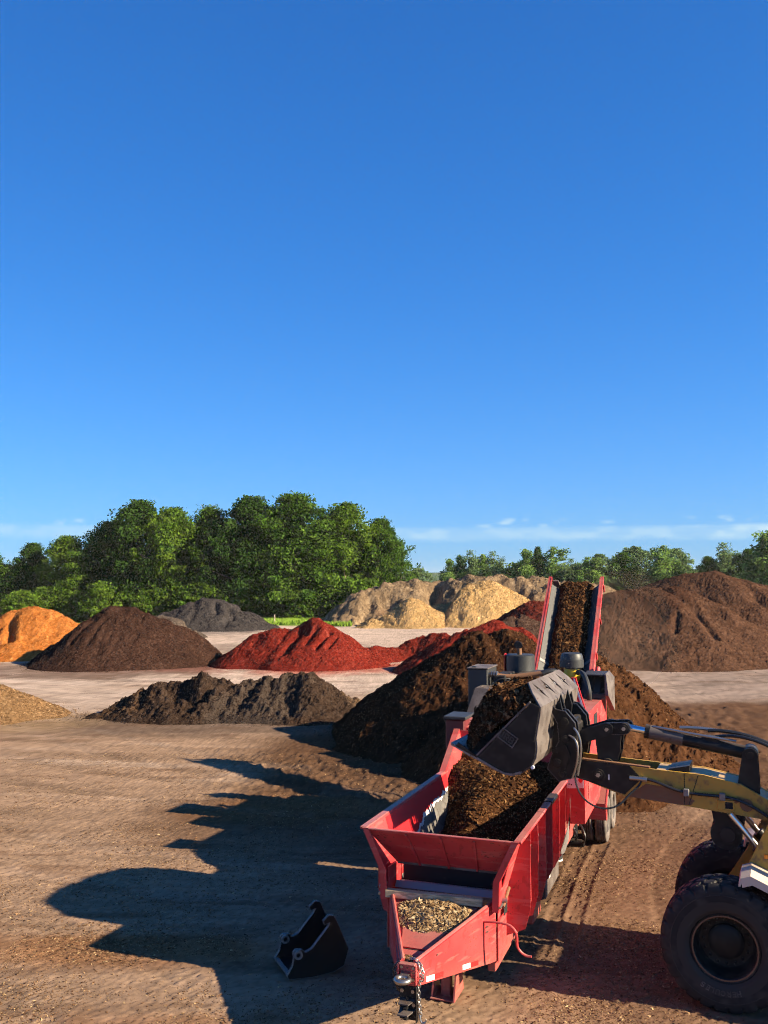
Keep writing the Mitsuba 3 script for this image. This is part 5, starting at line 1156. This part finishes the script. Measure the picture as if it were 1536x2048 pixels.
# bucket
BW0, BW1 = -1.17, 1.20
floor_l = LineString([(3.20, 2.84), (2.90, 2.69), (2.66, 2.575), (2.52, 2.525), (2.42, 2.52), (2.32, 2.55)])
back_l = LineString([(2.32, 2.55), (2.18, 2.65), (2.125, 2.76), (2.11, 2.88), (2.12, 3.0), (2.095, 3.15), (2.07, 3.28), (2.06, 3.39)])
bkt = lp('bucket', [prism(back_l.buffer(0.012, cap_style=2), BW0, BW1)], 'dusty_steel', smooth=40)
add(bkt + '__floor', prism(floor_l.buffer(0.014, cap_style=2), BW0, BW1), 'worn_steel', LF, smooth=40)
add(bkt + '__cutting_edge', hull([(u, w, z + dzz) for u, z in ((3.24, 2.858), (2.98, 2.728)) for w in (BW0 - 0.015, BW1 + 0.015) for dzz in (-0.018, 0.014)]), 'worn_steel', LF, smooth=False)
endp = [(3.18, 2.83), (2.88, 2.70), (2.64, 2.585), (2.52, 2.535), (2.42, 2.53), (2.30, 2.57), (2.18, 2.66), (2.135, 2.76), (2.12, 2.88), (2.13, 3.0), (2.105, 3.15), (2.08, 3.28), (2.06, 3.39), (2.17, 3.435), (2.88, 2.72), (3.14, 2.88)]
for w0, w1 in ((BW0 - 0.02, BW0), (BW1, BW1 + 0.02)):
    ep = add(bkt + '__end_plate', prism(endp, w0, w1), 'black_steel', LF, smooth=False)
    if w0 < 0:
        add(ep + '__wear_edge', [hull([(u, BW0 - 0.023 + e, z + dzz) for u, z in (p0, p1) for e in (-0.012, 0.012) for dzz in (-0.012, 0.012)]) for p0, p1 in zip(endp[1:5], endp[2:6])], 'worn_steel', LF)
        add(ep + '__front_edge', hull([(u, BW0 - 0.01 + e, z) for u, z in ((2.175, 3.44), (2.885, 2.725), (2.19, 3.455), (2.90, 2.74)) for e in (-0.02, 0.02)]), 'dusty_steel', LF)
        # maker's badge: a raised frame with three letters
        bu, bz, a = 2.475, 2.985, math.radians(-33)
        def bq(x, y): return (bu - (x * math.cos(a) - y * math.sin(a)), bz + (x * math.sin(a) + y * math.cos(a)))
        fo = Polygon([bq(-0.12, -0.075), bq(0.12, -0.075), bq(0.12, 0.075), bq(-0.12, 0.075)])
        bd = add(ep + '__badge', prism(fo.difference(fo.buffer(-0.014)), BW0 - 0.034, BW0 - 0.02), 'dusty_rubber', LF, smooth=False)
    add(bkt + '__bolt', cyl((2.155, w0 - 0.03 if w0 < 0 else w1 + 0.03, 2.64), (2.155, w0 + 0.02, 2.64), 0.022, 8), 'white_paint', LF)
    add(bkt + '__edge_bolt', [cyl((u, w0 + 0.1, z), (u, w0 + 0.1, z + 0.03), 0.022, 8) for u, z in ((3.02, 2.76), (3.10, 2.80))], 'black_steel', LF)
tm = meshkit.text_mesh('JRB', 0.085, 0.008, bold=True)
v = tm.vertices - [tm.vertices[:, 0].mean(), 0.0425, 0]
BQ = np.array([bq(x, y) for x, y in v[:, :2]])
add(f'{bkt}__end_plate__badge_lettering', trimesh.Trimesh(np.column_stack([BQ[:, 0], BW0 - 0.021 - v[:, 2], BQ[:, 1]]), tm.faces, process=False), 'charcoal', LF, smooth=False)
# spill guard with four teardrop slots
g0, g1 = np.array([2.06, 3.39]), np.array([2.30, 3.65])
gl = np.linalg.norm(g1 - g0)
gd = (g1 - g0) / gl
gn = np.array([-gd[1], gd[0]])
G = Polygon([(BW0 - 0.02, -0.01), (BW1 + 0.02, -0.01), (BW1 - 0.02, gl * 0.55), (BW1 - 0.18, gl), (-0.83, gl), (-1.03, gl * 0.55)])
for w in (-0.66, -0.20, 0.26, 0.72):
    tear = unary_union([Point(w, gl * 0.56).buffer(0.052), Polygon([(w - 0.048, gl * 0.54), (w + 0.052, gl * 0.58), (w + 0.10, gl * 0.10)]), Polygon([(w - 0.052, gl * 0.56), (w + 0.03, gl * 0.68), (w - 0.06, gl * 0.93)])])
    G = G.difference(tear)
gm_ = trimesh.creation.extrude_polygon(G, 0.02, engine='earcut')
v = gm_.vertices
P = g0 + v[:, 1:2] * gd + (v[:, 2:3] - 0.01) * gn
sg = add(bkt + '__spill_guard', trimesh.Trimesh(np.column_stack([P[:, 0], v[:, 0], P[:, 1]]), gm_.faces[:, ::-1], process=False), 'dusty_steel', LF, smooth=False)
for w in (-0.66, -0.20, 0.26, 0.72):
    c = g0 + gd * gl * 0.56
    add(sg + '__slot_plug', lathe([(0, 0.0), (0.026, 0.0), (0.026, 0.018), (0.018, 0.02), (0, 0.02)], 'y', 14, at=(0, 0, 0)).apply_transform(trimesh.geometry.align_vectors([0, 1, 0], [gn[0], 0, gn[1]])).apply_translation([c[0] - gn[0] * 0.012, w, c[1] - gn[1] * 0.012]), 'worn_steel', LF)
# back brackets that the coupler hooks into
for w in (-0.38, 0.38):
    add(bkt + '__hook_bracket', prism(Polygon([(2.10, 2.6), (2.07, 2.95), (2.06, 3.25), (1.98, 3.42), (1.93, 3.18), (1.94, 2.9), (1.98, 2.6)]), w - 0.02, w + 0.02), 'black_steel', LF)
for w in (-0.22, 0.22):
    add(bkt + '__hook_bracket', prism(Polygon([(2.09, 2.9), (2.06, 3.2), (2.0, 3.46), (1.94, 3.26), (1.96, 3.0)]), w - 0.02, w + 0.02), 'black_steel', LF)
# lift cylinder, fork casting below the boom
lp('lift_cylinder', cyl((-0.42, 0.36, 1.74), (-1.2, 0.36, 0.80), 0.075, 20), 'black_steel')
lc = lp('lift_cylinder', cyl((-0.42, -0.36, 1.74), (-1.2, -0.36, 0.80), 0.075, 20), 'black_steel')
for s in (-1, 1): add(lc + '__rod', cyl((-0.12, s * 0.36, 2.10), (-0.45, s * 0.36, 1.70), 0.036, 18), 'chrome', LF)
lp('boom_bracket', [prism(unary_union([Polygon([(0.12, 2.14), (-0.30, 2.10), (-0.26, 1.84), (0.06, 1.80)]), Point(-0.06, 1.80).buffer(0.19)]), s * 0.16 - 0.03, s * 0.16 + 0.03) for s in (-1, 1)], 'black_steel')
lp('boom_bracket__boss', [cyl((-0.08, -0.25, 1.80), (-0.08, 0.25, 1.80), 0.09, 20)], 'black_steel')
# rear of the machine, outside the frame but casting its shade
lp('rear_frame', [bx((-3.9, -0.5, 0.6), (-1.45, 0.5, 1.15), 0.03), bx((-1.55, -0.25, 0.65), (-1.2, 0.25, 1.2), 0.03)], 'yellow_paint')
cb = lp('cab', [bx((-2.75, -0.72, 1.15), (-1.45, 0.72, 1.75), 0.05), bx((-2.85, -0.78, 3.02), (-1.40, 0.78, 3.16), 0.04)] + [tube([(u, s * 0.69, 1.7), (u2, s * 0.69, 3.05)], 0.05, 8) for s in (-1, 1) for u, u2 in ((-1.5, -1.55), (-2.7, -2.7))], 'yellow_paint')
add(cb + '__window', [plate([(-1.50, -0.66, 1.78), (-1.50, 0.66, 1.78), (-1.55, 0.66, 3.0), (-1.55, -0.66, 3.0)], 0.006)], 'cab_glass', LF)
for s in (-1, 1):
    add(cb + '__window', plate([(-1.55, s * 0.71, 1.78), (-2.65, s * 0.71, 1.78), (-2.65, s * 0.71, 3.0), (-1.58, s * 0.71, 3.0)], 0.006), 'cab_glass', LF)
lp('engine_hood', hull([(u, s * 0.62, z) for s in (-1, 1) for u, z in ((-2.8, 1.15), (-2.8, 2.05), (-4.5, 1.85), (-4.6, 1.0))]), 'yellow_paint')
lp('counterweight', bx((-4.75, -0.95, 0.7), (-4.2, 0.95, 1.35), 0.06), 'yellow_paint')

# bark heaped in the bucket: over the opening, from lip to spill guard
tt, ww = np.meshgrid(np.linspace(-0.04, 1.0, 46), np.arange(BW0 + 0.03, BW1 - 0.02, 0.03), indexing='ij')
lipp, topp = np.array([3.10, 2.80]), np.array([2.26, 3.56])
lineu, linez = lipp[0] + (topp[0] - lipp[0]) * tt, lipp[1] + (topp[1] - lipp[1]) * tt
on = np.array([topp[1] - lipp[1], -(topp[0] - lipp[0])])
on /= np.linalg.norm(on)
wc = (ww - (BW0 + BW1) / 2) / 1.18
bul = (0.02 + 0.34 * np.sin(PI * np.clip(tt, 0, 1)) ** 0.8 * np.clip(1 - np.abs(wc) ** 3.0, 0, 1) ** 0.7) - 0.13 * sstep(0.7, 1.0, -wc) - 0.05 * sstep(0.8, 1, wc)
bul = bul - 0.09 * sstep(0.55, 0.95, tt) + 0.12 * (nz(tt * 4, ww * 3, 0, 97, 3) - 0.5)
bark_bed('bucket_mulch', 'heaped load of shaggy brown bark filling the raised loader bucket', np.stack([lineu + on[0] * bul, ww, linez + on[1] * bul], -1), [(0.085, 0.037, 0.018), (0.05, 0.023, 0.012), (0.13, 0.062, 0.03), (0.035, 0.017, 0.010), (0.20, 0.11, 0.055), (0.07, 0.031, 0.015)], 331, 13000, (0.04, 0.11), fr=LF, rough=0.03)

# quick-attach adapter left on the ground
AF_o, AF_d = np.array([-1.2, 11.98]), np.array([0.92, 0.39])
AF_d /= np.linalg.norm(AF_d)
AF = Frame(AF_o, math.degrees(math.atan2(AF_d[0], AF_d[1])))
AD = tag('bucket_adapter', 'black steel bucket with two hooks and pin ears on the ground beside the trailer', 'excavator bucket')
plate_p = Polygon([(0.0, 0.0), (-0.02, 0.05), (0.05, 0.15), (0.07, 0.27), (0.10, 0.34), (0.17, 0.345), (0.22, 0.30), (0.30, 0.33), (0.52, 0.57), (0.545, 0.62), (0.47, 0.60), (0.455, 0.65), (0.53, 0.715), (0.60, 0.70), (0.66, 0.58), (0.80, 0.26), (0.74, 0.06), (0.60, 0.0), (0.3, -0.02)])
AW = -0.56
for w in (0.0, AW):
    pp_ = plate_p.buffer(-0.004).buffer(0.004)
    k_ = add(AD + '__side_plate', prism(plate_p.buffer(-0.004).buffer(0.004), w - 0.022, w + 0.022), 'black_paint', AF, smooth=False)
    add(k_ + '__worn_edge', prism(pp_.difference(pp_.buffer(-0.004)), w - 0.025, w + 0.025), 'worn_steel', AF, smooth=False)
    add(k_ + '__pin_eye', [lathe([(0.03, 0.0), (0.055, 0.0), (0.055, 0.03), (0.03, 0.03), (0.03, 0.0)], 'y', 20, at=(0.12, 0, 0.285)).apply_translation([0, w + 0.020 if False else w + 0.020, 0]), lathe([(0.03, -0.03), (0.055, -0.03), (0.055, 0.0), (0.03, 0.0)], 'y', 20, at=(0.12, w - 0.020, 0.285))], 'worn_steel', AF)
add(AD + '__shell', [hull([(u, w, z) for u, z in (p0, p1, p2, p3) for w in (AW, 0)]) for p0, p1, p2, p3 in (((0.02, 0.03), (0.60, 0.02), (0.60, 0.05), (0.02, 0.06)), ((0.60, 0.02), (0.74, 0.08), (0.72, 0.10), (0.59, 0.05)), ((0.74, 0.08), (0.785, 0.26), (0.76, 0.27), (0.71, 0.10)), ((0.785, 0.26), (0.66, 0.56), (0.64, 0.55), (0.76, 0.27)))], 'black_paint', AF)
add(AD + '__cross_bar', hull([(u, w, z) for w in (AW, 0) for u, z in ((-0.01, 0.03), (0.03, 0.03), (-0.01, 0.07), (0.03, 0.07))]), 'worn_steel', AF)
# bark crumbs caught on the ledges of the trailer
led = [trimesh.Trimesh(np.array([(u0, w0, z0), (u1, w0, z1), (u1, w1, z1), (u0, w1, z0)], float), [[0, 1, 2], [0, 2, 3]], process=False) for u0, u1, w0, w1, z0, z1 in (
    (0.98, 4.5, 0.92, 1.01, 1.942, 1.942), (0.98, 4.5, -1.01, -0.92, 1.942, 1.942), (0.955, 0.998, -0.3, 0.93, 1.934, 1.934), (7.0, 8.7, 0.84, 1.12, 2.744, 2.744), (8.2, 10.0, 0.7, 1.18, 1.094, 1.094), (6.95, 7.5, -1.0, 0.1, 2.984, 2.984), (1.2, 1.5, 0.70, 0.74, 1.424, 1.424))]
led = cat(led)
lw = trimesh.Trimesh(TF.W(led.vertices), led.faces[:, ::-1], process=False)
cm, cc = chips(lw, 750, 0.012, 0.045, LITTER, 77, 0.15)
tag(add('bark_crumbs', cm, 'vertex_diffuse', smooth=False, color=cc), 'bark crumbs caught on the rims and ledges of the red trailer', 'wood chips', kind='stuff')
# the air: one box of thin haze round everything, and the dust of the falling bark in it
scene['haze_air'] = {'type': 'homogeneous', 'albedo': col(0.93, 0.95, 0.97), 'sigma_t': 0.0001}
scene['haze'] = {'type': 'cube', 'to_world': mi.ScalarTransform4f().translate([0, 700, 11.5]).scale([2500, 1600, 15.5]), 'bsdf': {'type': 'null'}, 'interior': {'type': 'ref', 'id': 'haze_air'}}
tag('haze', 'thin summer haze over the yard and the far trees', 'haze', kind='stuff')
scene['camera']['medium'] = {'type': 'ref', 'id': 'haze_air'}
scene['dust_air'] = {'type': 'homogeneous', 'albedo': col(0.80, 0.56, 0.38), 'sigma_t': 0.02}
for (x, y, z, rx, ry, rz) in ((6.2, 25.4, 3.3, 1.5, 1.6, 1.6), (6.9, 26.4, 4.1, 1.2, 1.4, 0.9), (7.3, 26.0, 2.9, 1.0, 1.3, 1.2), (6.1, 26.0, 4.3, 0.8, 1.1, 0.7)):
    k = key_of('dust')
    scene[k] = {'type': 'sphere', 'to_world': mi.ScalarTransform4f().translate([x, y, z]).scale([rx, ry, rz]), 'bsdf': {'type': 'null'}, 'interior': {'type': 'ref', 'id': 'dust_air'}, 'exterior': {'type': 'ref', 'id': 'haze_air'}}
    tag(k, 'brown dust drifting off the bark heap beside the conveyor head', 'dust', kind='stuff')
#@@END
